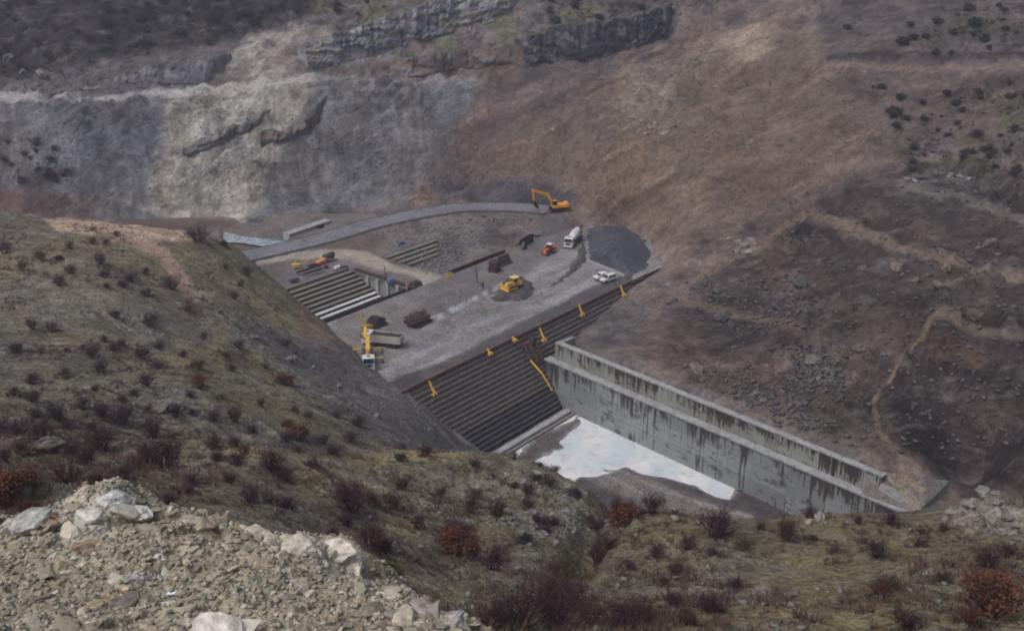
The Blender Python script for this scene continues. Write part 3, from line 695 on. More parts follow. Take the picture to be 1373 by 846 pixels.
# ------------------------------------------------------------------ stilling basin
bs = np.arange(-30, 40.5, 0.5); bn = np.arange(11, 135, 0.5)
BS, BN = np.meshgrid(bs, bn); BX = A0[0] + DS[0] * BS + DN[0] * BN; BY = A0[1] + DS[1] * BS + DN[1] * BN
bu, bv = project(BX, BY, FLOOR + 0.2)
POOLS = [[(776,553),(880,600),(986,650),(979,671),(963,669),(934,652),(889,639),(855,634),(839,626),(824,632),(797,622),(763,602),(755,592),(763,583),(776,576),(782,563)],
         [(758,602),(795,621),(821,634),(803,637),(774,637),(769,643),(753,640),(713,623),(727,613)],
         [(674,606),(703,590),(727,573),(760,549),(778,551),(766,563),(732,577),(703,595),(692,609),(679,616)]]
wu = bu + 2.5 * fbm(BX / 3, BY / 3, 4); wv = bv + 1.5 * fbm(BX / 3 + 8, BY / 3, 4)
pm = np.max([poly_sd(wu, wv, p) for p in POOLS], axis=0)
pin = sstep(-6.0, 3.5, pm)
mound = np.exp(-(line_d(bu, bv, [(820,640),(900,660),(1010,695)]) / 16) ** 2)
BZ = FLOOR + 0.30 - 0.34 * pin + 0.9 * mound * (1 - pin) + 0.10 * fbm(BX / 2.5, BY / 2.5, 4) + 0.05 * fbm(BX / .9, BY / .9, 2)
g = sstep(-.5, .5, fbm(BX / 6, BY / 6, 4))[..., None]
BC = np.array(col(96,90,87)) * g + np.array(col(80,76,76)) * (1 - g)
slime = sstep(-9, 3, pm + 3 * fbm(BX / 1.5, BY / 1.5, 3))[..., None]; BC_s = np.array(col(150,152,154)) * slime
paint(BC, bu, bv, [
    ('p', [(785,600),(830,630),(1000,700),(900,700),(800,650)], (112,106,102), 6, .8),
    ('s', [(800,622),(860,650),(940,680),(1010,700)], (128,122,118), 2.5, .8), ('s', [(790,632),(850,660),(920,690)], (126,120,116), 2.0, .7),
    ('s', [(830,626),(900,652),(980,690)], (92,86,84), 2.5, .7),
    ('p', [(880,636),(940,650),(980,672),(1000,690),(930,668)], (78,73,72), 4, .8),
    ('p', [(985,640),(1200,700),(1100,710),(990,685)], (76,70,70), 6, .9),
    ('p', [(690,592),(770,560),(778,575),(740,605),(700,612)], (92,86,84), 4, .7),
], wseed=4.0, warp=.5)
BC = BC * (1 - slime * .8) + BC_s * .8
o = grid_mesh('basin_floor', bs, bn, BZ, None, gravel_mat, BC, P=(BX, BY)); tag(o, kind='structure')
m_, nt, N, L, b = new_mat('milky_water')
v = objco(nt); n1 = noise_node(nt, v, 0.12, 5, 0.6); n2 = noise_node(nt, v, 0.7, 4, 0.6)
c = mixc(nt, maprange(nt, n1, 0.35, 0.65, 0, 1), col(216,224,230), col(182,194,201))
c = mixc(nt, maprange(nt, n2, 0.52, 0.75, 0, .6), c, col(146,146,144))
L.new(c, b.inputs['Base Color']); b.inputs['Roughness'].default_value = 0.35; b.inputs['Specular IOR Level'].default_value = 0.4
bump(nt, b, n2, 0.15, 0.05); milky = m_
P = [dam(s, n, FLOOR + 0.15) for s, n in ((-20, 13.6), (39, 13.6), (39, 75), (-20, 75))]
o = np_mesh('milky_pool_water', P, [(0, 3, 2, 1)], milky, smooth=False); tag(o, kind='structure')

# ------------------------------------------------------------------ training wall
W0 = dam(wall_s(5.2), 5.2, 0); W1 = dam(wall_s(89), 89, 0); WLEN = np.linalg.norm(W1 - W0); WE = (W1 - W0) / WLEN
WB = np.array([-WE[1], WE[0], 0.0]);  WB = WB if WB @ DS > 0 else -WB
def wp(a, b, z): return W0 + WE * a + WB * b + np.array([0, 0, z])
def wall_box(mb, a0, a1, b0, b1, z0, z1, zt=None):
    p = [wp(a, b, z) for z in (z0, z1) for a, b in ((a0, b0), (a1, b0), (a1, b1), (a0, b1))]
    return mb.add(p, [(0, 3, 2, 1), (4, 5, 6, 7), (0, 1, 5, 4), (1, 2, 6, 5), (2, 3, 7, 6), (3, 0, 4, 7)])
def stained(name, base, stain, top, drop, amount):
    m, nt, N, L, b = new_mat(name)
    v = objco(nt); mp = N.new('ShaderNodeMapping'); mp.inputs['Rotation'].default_value = (0, 0, -math.atan2(WE[1], WE[0]))
    L.new(v, mp.inputs['Vector'])
    m2 = N.new('ShaderNodeMapping'); m2.inputs['Scale'].default_value = (2.0, 0.05, 0.08); L.new(mp.outputs[0], m2.inputs['Vector'])
    m3 = N.new('ShaderNodeMapping'); m3.inputs['Scale'].default_value = (0.22, 0.05, 0.10); L.new(mp.outputs[0], m3.inputs['Vector'])
    st = noise_node(nt, m2.outputs[0], 1.0, 6, 0.62); pa = noise_node(nt, m3.outputs[0], 1.0, 4, 0.6); fine = noise_node(nt, v, 1.3, 6, 0.7)
    oi = N.new('ShaderNodeObjectInfo')
    sx = N.new('ShaderNodeSeparateXYZ'); L.new(v, sx.inputs[0])
    hgt = maprange(nt, sx.outputs[2], top - drop, top, -.02, 0.20)      # run-off starts at the top edge
    k = mathn(nt, 'ADD', mathn(nt, 'ADD', st, hgt), mathn(nt, 'MULTIPLY', mathn(nt, 'SUBTRACT', pa, 0.5), 0.95))
    fac = maprange(nt, k, 0.60, 0.68, 0, amount)
    c0 = mixc(nt, 1.0, base, grey(nt, mathn(nt, 'MULTIPLY', maprange(nt, fine, .25, .75, .82, 1.15), maprange(nt, oi.outputs['Random'], 0, 1, .84, 1.1))), 'MULTIPLY')
    c0 = mixc(nt, maprange(nt, pa, .5, .8, 0, .5), c0, col(132,133,122))
    zf = mathn(nt, 'FRACT', mathn(nt, 'MULTIPLY', sx.outputs[2], .85))          # board marks of the shuttering
    ln = mathn(nt, 'MULTIPLY', maprange(nt, zf, .0, .09, 1, 0), maprange(nt, fine, .3, .6, .25, .75))
    c0 = mixc(nt, ln, c0, col(84,84,82))
    m4 = N.new('ShaderNodeMapping'); m4.inputs['Scale'].default_value = (.35, .05, .75); L.new(mp.outputs[0], m4.inputs['Vector'])
    blot = noise_node(nt, m4.outputs[0], 1.0, 6, .68)
    c0 = mixc(nt, maprange(nt, blot, .55, .64, 0, .7), c0, stain)
    L.new(mixc(nt, fac, c0, stain), b.inputs['Base Color']); b.inputs['Roughness'].default_value = .85; b.inputs['Specular IOR Level'].default_value = .15
    bump(nt, b, fine, .2, .05)
    return m
lower_mat = stained('stained_concrete', col(134,139,140), col(60,56,54), -5.0, 6.0, .9)
upper_mat = stained('stained_upper_concrete', col(138,141,134), col(56,50,47), -1.3, 3.6, .92)
ledge_mat = plain('ledge_concrete', col(150,152,152), rough=.85, var=.25, scale=.5, bstr=.2, dirt=(col(92,86,80), .7), spec=.15)
tw = empty('training_wall', wp(40, 2, FLOOR), 0, 'long two-tier concrete training wall streaked with dark stains beside the white pool', 'wall')
m = MB(); wall_box(m, 0, WLEN, .10, 4.2, FLOOR - .4, -5.12); m.build('lower_core', conc_mat, tw, keep_world=True)
zl = [FLOOR - .35, -11.6, -8.3, -5.3]
for r in range(3):
    n_p = 11
    for j in range(n_p):
        a0 = WLEN * j / n_p; a1 = WLEN * (j + 1) / n_p; e = rs.uniform(-.04, .04)
        m = MB(); wall_box(m, a0 + .03, a1 - .03, e - .02, .6, zl[r] + .02, zl[r + 1] - .02); m.build('panel', lower_mat, tw, keep_world=True)
m = MB(); wall_box(m, -.25, WLEN, -.22, 1.9, -5.3, -4.98); m.build('ledge', ledge_mat, tw, keep_world=True)
m = MB(); wall_box(m, 1.8, WLEN - 7, 1.75, 2.8, -5.0, -1.25); m.build('upper_core', conc_mat, tw, keep_world=True)
n_p = 27
for j in range(n_p):
    a0 = 1.6 + (WLEN - 8.6) * j / n_p; a1 = 1.6 + (WLEN - 8.6) * (j + 1) / n_p; e = rs.uniform(-.03, .03)
    m = MB(); wall_box(m, a0 + .03, a1 - .03, 1.6 + e, 2.1, -4.97, -1.35); m.build('upper_panel', upper_mat, tw, keep_world=True)
m = MB(); wall_box(m, 1.4, WLEN - 6.5, 1.48, 2.9, -1.35, -1.1); m.build('coping', ledge_mat, tw, keep_world=True)
m = MB(); wall_box(m, 1.45, 2.4, 1.5, 7.0, -5.0, -1.2); m.build('end_return', conc_mat, tw, keep_world=True)
m = MB(); wall_box(m, -.3, 1.2, -.05, 7.0, FLOOR, -5.02); m.build('end_pier', lower_mat, tw, keep_world=True)
# muddy end block
P1 = wp(WLEN - 9, 2.4, -1.3); P2 = at_z(1273, 645, -2.0); P3 = at_z(1229, 688, -5.0); P4 = wp(WLEN - 9, -.1, -5.0)
n_ = 40; uu, ww = np.meshgrid(np.linspace(0, 1, n_), np.linspace(0, 1, n_))
Q = (P1[None, None] * ((1 - uu) * (1 - ww))[..., None] + P2 * (uu * (1 - ww))[..., None] + P3 * (uu * ww)[..., None] + P4 * ((1 - uu) * ww)[..., None])
Q[..., 2] += .14 * fbm(Q[..., 0] / 1.5, Q[..., 1] / 1.5, 3) * np.minimum(1, 8 * np.minimum(np.minimum(uu, 1 - uu), np.minimum(ww, 1 - ww))) + .02
qu, qv = project(Q[..., 0], Q[..., 1], Q[..., 2]); EC = np.zeros(Q.shape) + np.array(col(108,102,97))
paint(EC, qu, qv, [('s', [(1175,615),(1195,640),(1225,680)], (132,121,103), 6, .85), ('s', [(1190,625),(1240,660)], (132,118,98), 5, .7), ('s', [(1195,622),(1215,628),(1240,632)], (140,129,108), 2.5, .8), ('s', [(1205,640),(1235,685)], (120,112,104), 4, .8),
                   ('p', [(1240,640),(1272,645),(1240,680)], (86,82,80), 4, .7)], warp=.5)
eb = empty('wall_end_block', (P3[0], P3[1], FLOOR), 0, 'sloping mud-smeared concrete block closing the far right end of the training wall', 'concrete block')
o = grid_mesh('muddy_top', None, None, Q[..., 2], None, gravel_mat, EC, P=(Q[..., 0], Q[..., 1])); o.parent = eb; o.matrix_parent_inverse = eb.matrix_basis.inverted()
m = MB(); pts = [P1, P2, P3, P4]; low = [np.array([p[0], p[1], FLOOR - .4]) for p in pts]; top = [p - np.array([0, 0, .75]) for p in pts]
m.add(low + top, [(0, 1, 2, 3), (4, 7, 6, 5), (0, 4, 5, 1), (1, 5, 6, 2), (2, 6, 7, 3), (3, 7, 4, 0)]); m.build('body', conc_mat, eb, keep_world=True)

rim_q = [Q[0, :], Q[:, -1], Q[-1, ::-1], Q[::-1, 0]]
for r_ in rim_q:
    k_ = len(r_); Vr = np.concatenate([r_, r_ - np.array([0, 0, 1.2])]); Fr = [(i, i + 1, i + 1 + k_, i + k_) for i in range(k_ - 1)]
    o = np_mesh('edge_face', Vr, Fr, conc_mat, smooth=False, parent=eb); o.matrix_parent_inverse = eb.matrix_basis.inverted()

# ------------------------------------------------------------------ upstream block and pit
up = empty('upstream_block', dam(32, -60, -6), 0, 'stepped concrete block descending into the pit behind the dam deck', 'concrete block')
ub_mat = plain('grey_step_concrete', col(92,90,84), rough=.9, var=.35, scale=.9, bstr=.3, dirt=(col(60,58,56), .7), spec=.1)
ul_mat = plain('step_tread', col(122,116,106), rough=.9, var=.3, scale=1.0, bstr=.3, dirt=(col(84,80,78), .6), spec=.1)
pale_tread = plain('wet_sheen_tread', col(196,198,196), rough=.7, var=.2, scale=1.0, bstr=.2, dirt=(col(120,116,112), .5), spec=.2)  # wet shine of the lowest treads put into a pale base colour
for i in range(9):
    nb = -59.6 + 1.42 * i; zt = -.05 - .6 * i
    m = MB(); dam_box(m, 4, 40.6, nb - .8, nb + 1.3, zt - .75, zt - .13); st = m.build('step', ub_mat if i < 6 else wet_mat, up, keep_world=True)
    m = MB()
    for j in range(12): dam_box(m, 4.2 + 3 * j, 7.18 + 3 * j, nb + .35, nb + 1.42 + rs.uniform(-.05, .08), zt - .14, zt + rs.uniform(-.02, .03))
    m.build('tread', pale_tread if i >= 6 else ul_mat, st, keep_world=True)
m = MB(); dam_box(m, 4, 40.5, -47.5, -37.1, -6.0, -5.35); m.build('pit_floor', wet_mat, up, keep_world=True)
m = MB(); dam_box(m, 16, 40, -60.6, -60.0, -.4, .55); m.build('parapet', ul_mat, up, keep_world=True)
pw = empty('pit_wall', dam(41, -47, -6), 0, 'grey concrete side wall with pale buttresses closing the pit', 'wall')
m = MB(); dam_box(m, 40.75, 41.5, -58.5, -37.3, -6.0, .25); m.build('slab', conc_mat, pw, keep_world=True)
for j in range(4):
    a = -54 + 3.6 * j; m = MB(); dam_box(m, 40.3, 40.74, a, a + 1.0, -5.9, -.3); m.build('buttress', sill_mat, pw, keep_world=True)
m = MB(); dam_box(m, 40.5, 41.7, -58.6, -37.2, .25, .5); m.build('coping', darkrust_mat, pw, keep_world=True)
sb = empty('buried_step_block', dam(62, -60, -3), 0, 'small stepped concrete block half buried in rubble by the tan track', 'concrete block')
for i in range(4):
    nb = -60.4 + 1.5 * i; zt = .1 - .62 * i; s0 = 53 + i * 1.2; s1 = 72 - 1.5 * i
    m = MB(); dam_box(m, s0, s1, nb - 1, nb + 1.35, zt - 1.2, zt - .13); st = m.build('step', ub_mat, sb, keep_world=True)
    m = MB(); dam_box(m, s0, s1, nb + .3, nb + 1.48, zt - .14, zt); m.build('tread', ul_mat, st, keep_world=True)
# rusty rim shutters on the upstream edge of the dam
def rim(s0, s1, label, n0=-37.6):
    r = empty('steel_shutter_row', dam((s0 + s1) / 2, n0, -.5), 0, label, 'shutter row', 'rusty shutters along the upstream rim')
    k = int((s1 - s0) / 3)
    for j in range(k):
        m = MB(); a = s0 + (s1 - s0) * j / k; b_ = s0 + (s1 - s0) * (j + 1) / k
        dam_box(m, a, b_ - .05, n0 - .12, n0 + .12, -1.6, .85 + rs.uniform(-.06, .06)); sh = m.build('shutter', darkrust_mat, r, keep_world=True)
        m = MB(); dam_box(m, a + .1, b_ - .15, n0 - .3, n0 - .13, .2, .4); m.build('waler', rust_mat, sh, keep_world=True)
rim(12, 40.2, 'long rusty shutter row at the lip of the stepped pit')
rim(54, 76, 'dark rusty shutter row beyond the tan track, near the power pole', -38.2)
# ------------------------------------------------------------------ rock
def cells(x, y, seed=0):
    xi = np.floor(x).astype(int); yi = np.floor(y).astype(int)
    best = np.full(x.shape, 9.0); out = [np.zeros(x.shape) for _ in range(5)]
    for i in (-1, 0, 1):
        for j in (-1, 0, 1):
            a = (xi + i + seed) & 255; b = (yi + j + seed * 7) & 255
            cx = xi + i + 0.15 + 0.7 * _tab[a, b]; cy = yi + j + 0.15 + 0.7 * _tab[b, (a + 91) & 255]
            d = (x - cx) ** 2 + (y - cy) ** 2; m = d < best; best = np.where(m, d, best)
            for k, q in enumerate((x - cx, y - cy, _tab[(a + 57) & 255, b], _tab[(a + 133) & 255, b], _tab[a, (b + 200) & 255])): out[k] = np.where(m, q, out[k])
    return out          # dx, dy, r1, r2, r3
def blocky(x, y, seed, tilt=1.2):
    dx, dy, r1, r2, r3 = cells(x, y, seed)
    return (r1 - .5) + tilt * (dx * (r2 - .5) + dy * (r3 - .5)), r1, r2

def rock_data(name, mat, seed, flat=0.7, npts=14, elong=1.3):
    r = random.Random(seed); bm = bmesh.new()
    for i in range(npts):
        v = Vector((r.gauss(0, 1), r.gauss(0, 1), r.gauss(0, 1))).normalized() * r.uniform(.82, 1.05)
        bm.verts.new((v.x * elong * .5, v.y * .5, v.z * flat * .5))
    ret = bmesh.ops.convex_hull(bm, input=bm.verts)
    bmesh.ops.delete(bm, geom=[v for v in bm.verts if not v.link_faces], context='VERTS')
    bmesh.ops.triangulate(bm, faces=bm.faces); bm.normal_update()
    me = bpy.data.meshes.new(name); bm.to_mesh(me); bm.free(); me.materials.append(mat); return me
def mesh_arrays(me):
    V = np.empty(len(me.vertices) * 3, np.float32); me.vertices.foreach_get('co', V)
    Ft = np.array([p.vertices[:] for p in me.polygons], np.int32); return V.reshape(-1, 3), Ft
def scatter_mesh(name, protos, pos, size, mat, cols, parent=None, sink=.2, yscale=None, smooth=False):
    """many little rocks joined into one mesh (uncountable rubble)"""
    Vs, Fs, Cs = [], [], []; off = 0
    which = rng.integers(0, len(protos), len(pos)); ang = rng.uniform(0, 6.283, len(pos)); tx = rng.normal(0, .35, len(pos))
    for k, (V, Ft) in enumerate(protos):
        i = np.nonzero(which == k)[0]
        if not len(i): continue
        c, s = np.cos(ang[i])[:, None], np.sin(ang[i])[:, None]; ct, st = np.cos(tx[i])[:, None], np.sin(tx[i])[:, None]
        x, y, z = V[None, :, 0], V[None, :, 1], V[None, :, 2]
        y2 = y * ct - z * st; z2 = y * st + z * ct
        P = np.stack([x * c - y2 * s, x * s + y2 * c, z2 + sink], 2) * size[i][:, None, None] + pos[i][:, None, :]
        n = len(V); Vs.append(P.reshape(-1, 3)); Fs.append((Ft[None] + (off + np.arange(len(i)) * n)[:, None, None]).reshape(-1, 3)); off += len(i) * n
        Cs.append(np.repeat(cols[i], n, axis=0))
    return np_mesh(name, np.concatenate(Vs), np.concatenate(Fs), mat, np.concatenate(Cs), smooth=smooth, parent=parent)
def pick(cols, n):      # random base colours between swatches
    S = np.array([col(*c) for c in cols]); w = rng.random((n, 1)); a = S[rng.integers(0, len(S), n)]; b = S[rng.integers(0, len(S), n)]
    return a * w + b * (1 - w)
stone_mat = attr_mat('loose_stone', var=.3, scale=5, bstr=.5)
tmp_mat = stone_mat
protos = []
for k in range(9):
    me = rock_data('stone_shape', stone_mat, 100 + k, flat=.55 + .05 * (k % 4), npts=11, elong=1.0 + .12 * (k % 5)); protos.append(mesh_arrays(me)); bpy.data.meshes.remove(me)

# limestone band high on the far slope: real blocks standing out of the hill
cliff_mat = attr_mat('limestone', var=.35, scale=.9, bstr=.6)
def cliff(name, base, top, c_list, streak, label, bulge=1.6, back=2.5, nu=260, nw=26, cell=(5.5, 1.5), seed=1):
    bx = np.linspace(base[0][0], base[-1][0], nu)
    by = np.interp(bx, [p[0] for p in base], [p[1] for p in base])
    tx_ = np.linspace(top[0][0], top[-1][0], nu); ty = np.interp(tx_, [p[0] for p in top], [p[1] for p in top])
    ty = ty + 4.0 * fbm(tx_ / 14 + seed, tx_ * 0 + 3, 4)
    rows = []; Bp = np.zeros((nu, 3)); Tp = np.zeros((nu, 3)); Kp = np.zeros((nu, 3))
    for i in range(nu):
        h_ = hit(grid_far, bx[i], by[i], 230, 424, 0.5)
        Bp[i] = h_ if h_ is not None else at_y(bx[i], by[i], 370)
    for _ in range(30): Bp[1:-1, 1] = (Bp[:-2, 1] + Bp[1:-1, 1] + Bp[2:, 1]) / 3
    for i in range(nu):
        Bp[i] = at_y(bx[i], by[i], Bp[i, 1] - bulge); Tp[i] = at_y(tx_[i], ty[i], Bp[i, 1] + back)
        Kp[i] = Tp[i] + np.array([0, 7.0, -2.0]); 
    U_ = np.cumsum(np.r_[0, np.linalg.norm(np.diff(Bp, axis=0), axis=1)])
    Q = []; ww = list(np.linspace(-.25, 1, nw))
    taper = np.minimum(1, np.minimum(np.arange(nu), nu - 1 - np.arange(nu)) / 14.0)
    for w in ww:
        p = Bp * (1 - w) + Tp * w; hh = (Tp[:, 2] - Bp[:, 2]) * w
        b1, r1, r2 = blocky(U_ / cell[0] + .2 * hh, hh / cell[1] + U_ * .03, seed, 1.0); b2, _, _ = blocky(U_ / .9, hh / .6, seed + 5, 1.0)
        p = p.copy(); p[:, 1] -= (1.3 * b1 + .5 * b2 + .8 * np.sin(w * 3.14)) * taper - (1 - taper) * 7; p[:, 0] += .3 * b2; p[:, 2] += .25 * b2
        Q.append(p)
    Q.append(Tp + np.array([0, 2.0, .4]) + (1 - taper)[:, None] * np.array([0, 7, 0])); Q.append(Kp + np.array([0, 3, -2.0])); Q = np.array(Q)
    S = np.array([col(*c) for c in c_list]); C = np.zeros(Q.shape)
    for r in range(len(Q)):
        w = (ww + [1.05, 1.1])[r]; hh = (Tp[:, 2] - Bp[:, 2]) * w
        _, r1, r2 = blocky(U_ / cell[0] + .2 * hh, hh / cell[1] + U_ * .03, seed, 1.0)
        c = S[(r1 * 0.999 * len(S)).astype(int)] * (.94 + .12 * r2)[:, None]
        dk = sstep(.05, .5, fbm(U_ / 1.6 + seed, hh / 9, 4) + .5 * fbm(U_ / 11, hh * 0 + 2, 2) + (w - .55) * 1.0)[:, None] * .75
        c = c * (1 - dk) + np.array(col(*streak)) * dk
        if r >= len(Q) - 2: c = np.zeros_like(c) + np.array(col(84,86,62))
        C[r] = c
    idx = np.arange(Q.shape[0] * nu).reshape(-1, nu); q = np.stack([idx[:-1, :-1], idx[:-1, 1:], idx[1:, 1:], idx[1:, :-1]], -1).reshape(-1, 4)
    o = np_mesh(name, Q.reshape(-1, 3), q, cliff_mat, C.reshape(-1, 3), smooth=False); tag(o, label, kind='structure'); return o
cliff('limestone_cliff', [(396,92),(450,84),(520,66),(580,48),(640,28),(700,8)], [(392,72),(430,54),(480,40),(540,18),(590,2),(640,-8),(700,-14)],
      [(122,125,130),(134,134,134),(116,119,125),(130,122,114),(112,114,120)], (66,66,74), 'banded pale blue-grey limestone cliff below the green terrace')
cliff('dark_cliff', [(690,84),(740,80),(790,78),(850,62),(905,40)], [(690,58),(740,38),(790,34),(850,22),(905,8)],
      [(72,70,74),(90,88,92),(60,58,64)], (40,40,46), 'dark cliff at the head of the scar', seed=4, cell=(3.0, 2.6))
cliff('slanting_ledge', [(228,214),(270,202),(330,176),(365,160)], [(228,205),(270,190),(330,166),(365,152)], [(104,102,100),(122,118,114)], (66,63,66), 'slanting rock ledge on the pale cut', bulge=.6, back=1.0, nu=110, nw=10, seed=8)
cliff('broken_ledge', [(335,196),(380,190),(410,178),(440,150)], [(335,184),(380,176),(410,160),(440,128)], [(98,98,102),(90,88,90),(108,94,88)], (62,60,64), 'broken ledge', bulge=.8, back=1.5, nu=100, nw=10, seed=12)
cliff('upper_ledge', [(40,128),(120,118),(200,112),(300,112)], [(40,118),(120,108),(200,92),(300,80)], [(98,96,100),(112,110,112),(88,88,96)], (64,62,68), 'grey ledge above the bench road', bulge=.4, back=5, nu=160, nw=12, seed=15)
cliff('brown_ledge', [(520,104),(600,98),(680,88),(740,92)], [(520,88),(600,72),(680,62),(740,74)], [(104,84,74),(92,84,82),(110,104,106)], (58,52,54), 'brown ledge', bulge=.4, back=3, nu=140, nw=12, seed=19)

from mathutils import noise as mnoise
b_shapes = {}
def boulder_shape(c, k, cuts=2):
    key = (c, k, cuts)
    if key not in b_shapes:
        r = random.Random(500 + k); bm = bmesh.new()
        for i in range(26):
            v = Vector((r.gauss(0, 1), r.gauss(0, 1), r.gauss(0, 1))).normalized() * r.uniform(.8, 1.05); bm.verts.new((v.x * .58, v.y * .5, v.z * .42))
        bmesh.ops.convex_hull(bm, input=bm.verts); bmesh.ops.delete(bm, geom=[v for v in bm.verts if not v.link_faces], context='VERTS')
        bmesh.ops.triangulate(bm, faces=bm.faces); bmesh.ops.subdivide_edges(bm, edges=bm.edges, cuts=cuts, use_grid_fill=True); bm.normal_update()
        sd_ = Vector((k * 3.7, k * 1.3, 5.1)); nv = {}
        for v in bm.verts:
            a = mnoise.fractal(v.co * 3.0 + sd_, 1.0, 2.0, 5) * (.07 if cuts < 5 else .045); cr = mnoise.voronoi(v.co * 4.0 + sd_)[0]; a -= .10 * max(0, .16 - (cr[1] - cr[0])); a += (.05 if cuts < 5 else .018) * (mnoise.cell(v.co * 6 + sd_) - .5)
            nv[v] = v.co + v.normal * a
        for v in bm.verts: v.co = nv[v]
        bmesh.ops.triangulate(bm, faces=bm.faces)
        me = bpy.data.meshes.new('boulder'); bm.to_mesh(me); bm.free(); me.materials.append(boulder_mat)
        at = me.attributes.new('Col', 'FLOAT_COLOR', 'POINT'); cc = np.array(col(*c))
        at.data.foreach_set('color', [q for v in me.vertices for q in (*(cc * (1 + .5 * mnoise.fractal(v.co * 5 + sd_, 1.0, 2.0, 4))), 1)]); b_shapes[key] = me
    return b_shapes[key]
boulder_mat = attr_mat('boulder_rock', var=.4, scale=2.2, bstr=.8, rand=.12)

# ------------------------------------------------------------------ rubble ledge in the foreground
LC = []
for px, py, Y in [(-60,700,8.2),(0,694,8.3),(60,690,8.5),(110,680,8.8),(155,664,9.2),(205,688,9.0),(260,690,8.8),(320,704,8.6),(380,718,8.4),(440,738,8.2),(478,746,8.1),(505,780,7.6),(560,806,7.2),(620,836,6.7),(655,858,6.4),
                  (-60,760,7.2),(100,760,7.1),(250,760,7.1),(400,790,6.8),(500,830,6.4),(0,846,5.6),(200,846,5.7),(400,846,5.9),(560,880,5.8),(0,960,4.4),(300,960,4.5),(600,960,4.7),(800,1000,4.3)]:
    LC.append(at_y(px, py, Y))
for p in [(-6.5,8.6,84.2),(-7,6,86),(-3,2.5,87.6),(1,2.5,87.5),(3,4,86.5),(-7,2.5,88),(3,7,82.5)]: LC.append(np.array(p, float))
crest = [(-60,700,8.2),(60,690,8.5),(155,664,9.2),(260,690,8.8),(380,718,8.4),(478,746,8.1),(560,806,7.2),(655,858,6.4)]
for c_ in crest:
    p = at_y(*c_); LC.append(p + np.array([.25, .9, -1.1])); LC.append(p + np.array([.5, 2.2, -3.4]))
LC = np.array(LC); l_fit = tps_fit(LC[:, :2], LC[:, 2], lam=.0005)
lx = np.arange(-6.6, 2.2, .024); ly = np.arange(3.2, 11.2, .024); LX, LY = np.meshgrid(lx, ly); LZ0 = tps_eval(l_fit, LX, LY)
wx = LX + .12 * fbm(LX / .5, LY / .5, 3); wy = LY + .12 * fbm(LX / .5 + 9, LY / .5, 3)
lu, lv = project(LX, LY, LZ0)
crd = line_d(lu, lv, [(c_[0], c_[1]) for c_ in crest]); edge = np.exp(-(crd / 38) ** 2)
b1, r1, q1 = blocky(wx / .42, wy / .33, 3, 1.3); b2, r2, q2 = blocky(wx / .17, wy / .14, 9, 1.2); b3, r3, q3 = blocky(wx / .07, wy / .06, 21, 1.1)
LZ0 += .22 * np.exp(-(((lu - 150) / 45) ** 2 + ((lv - 672) / 22) ** 2)) + .10 * np.exp(-(((lu - 440) / 60) ** 2 + ((lv - 745) / 20) ** 2))
LZ = LZ0 + (.05 + .10 * edge) * b1 + .05 * b2 + .028 * b3
pick_c = lambda r, S: np.array([col(*c) for c in S])[(r * .999 * len(S)).astype(int)]
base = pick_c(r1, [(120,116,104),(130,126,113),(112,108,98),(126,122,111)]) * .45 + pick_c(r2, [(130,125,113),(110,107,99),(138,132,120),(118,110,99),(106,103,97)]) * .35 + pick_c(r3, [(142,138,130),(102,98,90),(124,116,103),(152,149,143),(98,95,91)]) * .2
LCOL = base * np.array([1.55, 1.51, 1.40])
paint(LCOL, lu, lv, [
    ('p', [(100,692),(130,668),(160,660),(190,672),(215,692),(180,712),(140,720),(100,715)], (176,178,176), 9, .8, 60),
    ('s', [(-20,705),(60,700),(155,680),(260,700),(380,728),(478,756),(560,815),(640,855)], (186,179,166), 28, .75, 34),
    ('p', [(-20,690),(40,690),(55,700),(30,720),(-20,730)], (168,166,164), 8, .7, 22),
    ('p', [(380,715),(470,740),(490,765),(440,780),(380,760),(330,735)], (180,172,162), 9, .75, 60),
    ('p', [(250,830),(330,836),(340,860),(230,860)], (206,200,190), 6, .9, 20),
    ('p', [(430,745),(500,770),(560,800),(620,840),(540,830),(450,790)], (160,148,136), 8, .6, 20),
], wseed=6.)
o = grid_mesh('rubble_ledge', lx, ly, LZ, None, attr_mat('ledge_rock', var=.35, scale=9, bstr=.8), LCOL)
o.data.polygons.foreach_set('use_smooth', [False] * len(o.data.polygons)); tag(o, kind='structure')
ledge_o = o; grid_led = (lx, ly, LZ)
led_shapes = []
for k in range(14):
    me = rock_data('stone', stone_mat, 300 + k, flat=.45 + .06 * (k % 5), npts=13 + k % 5, elong=1.1 + .15 * (k % 4))
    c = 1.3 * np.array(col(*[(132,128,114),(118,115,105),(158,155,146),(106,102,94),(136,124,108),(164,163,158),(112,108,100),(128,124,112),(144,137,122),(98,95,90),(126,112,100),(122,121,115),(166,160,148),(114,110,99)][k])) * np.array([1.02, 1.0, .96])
    at = me.attributes.new('Col', 'FLOAT_COLOR', 'POINT'); at.data.foreach_set('color', list((*c, 1)) * len(me.vertices)); led_shapes.append(me)
rl = random.Random(5); cnt = 0
while cnt < 255:
    px = rl.uniform(-20, 640); cy_ = np.interp(px, [c_[0] for c_ in crest], [c_[1] for c_ in crest]); py = rl.uniform(cy_ + 2, 850) if rl.random() < .7 else cy_ + rl.uniform(0, 24)
    p = hit(grid_led, px, py, 3.4, 11, .02)
    if p is None: continue
    s = rl.choice([.06, .07, .075, .085, .10, .13]) * rl.uniform(.8, 1.3)
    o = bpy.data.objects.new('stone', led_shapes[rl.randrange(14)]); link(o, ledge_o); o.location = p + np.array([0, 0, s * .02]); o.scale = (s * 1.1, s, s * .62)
    o.rotation_euler = (rl.gauss(0, .25), rl.gauss(0, .35), rl.uniform(0, 6.28)); cnt += 1
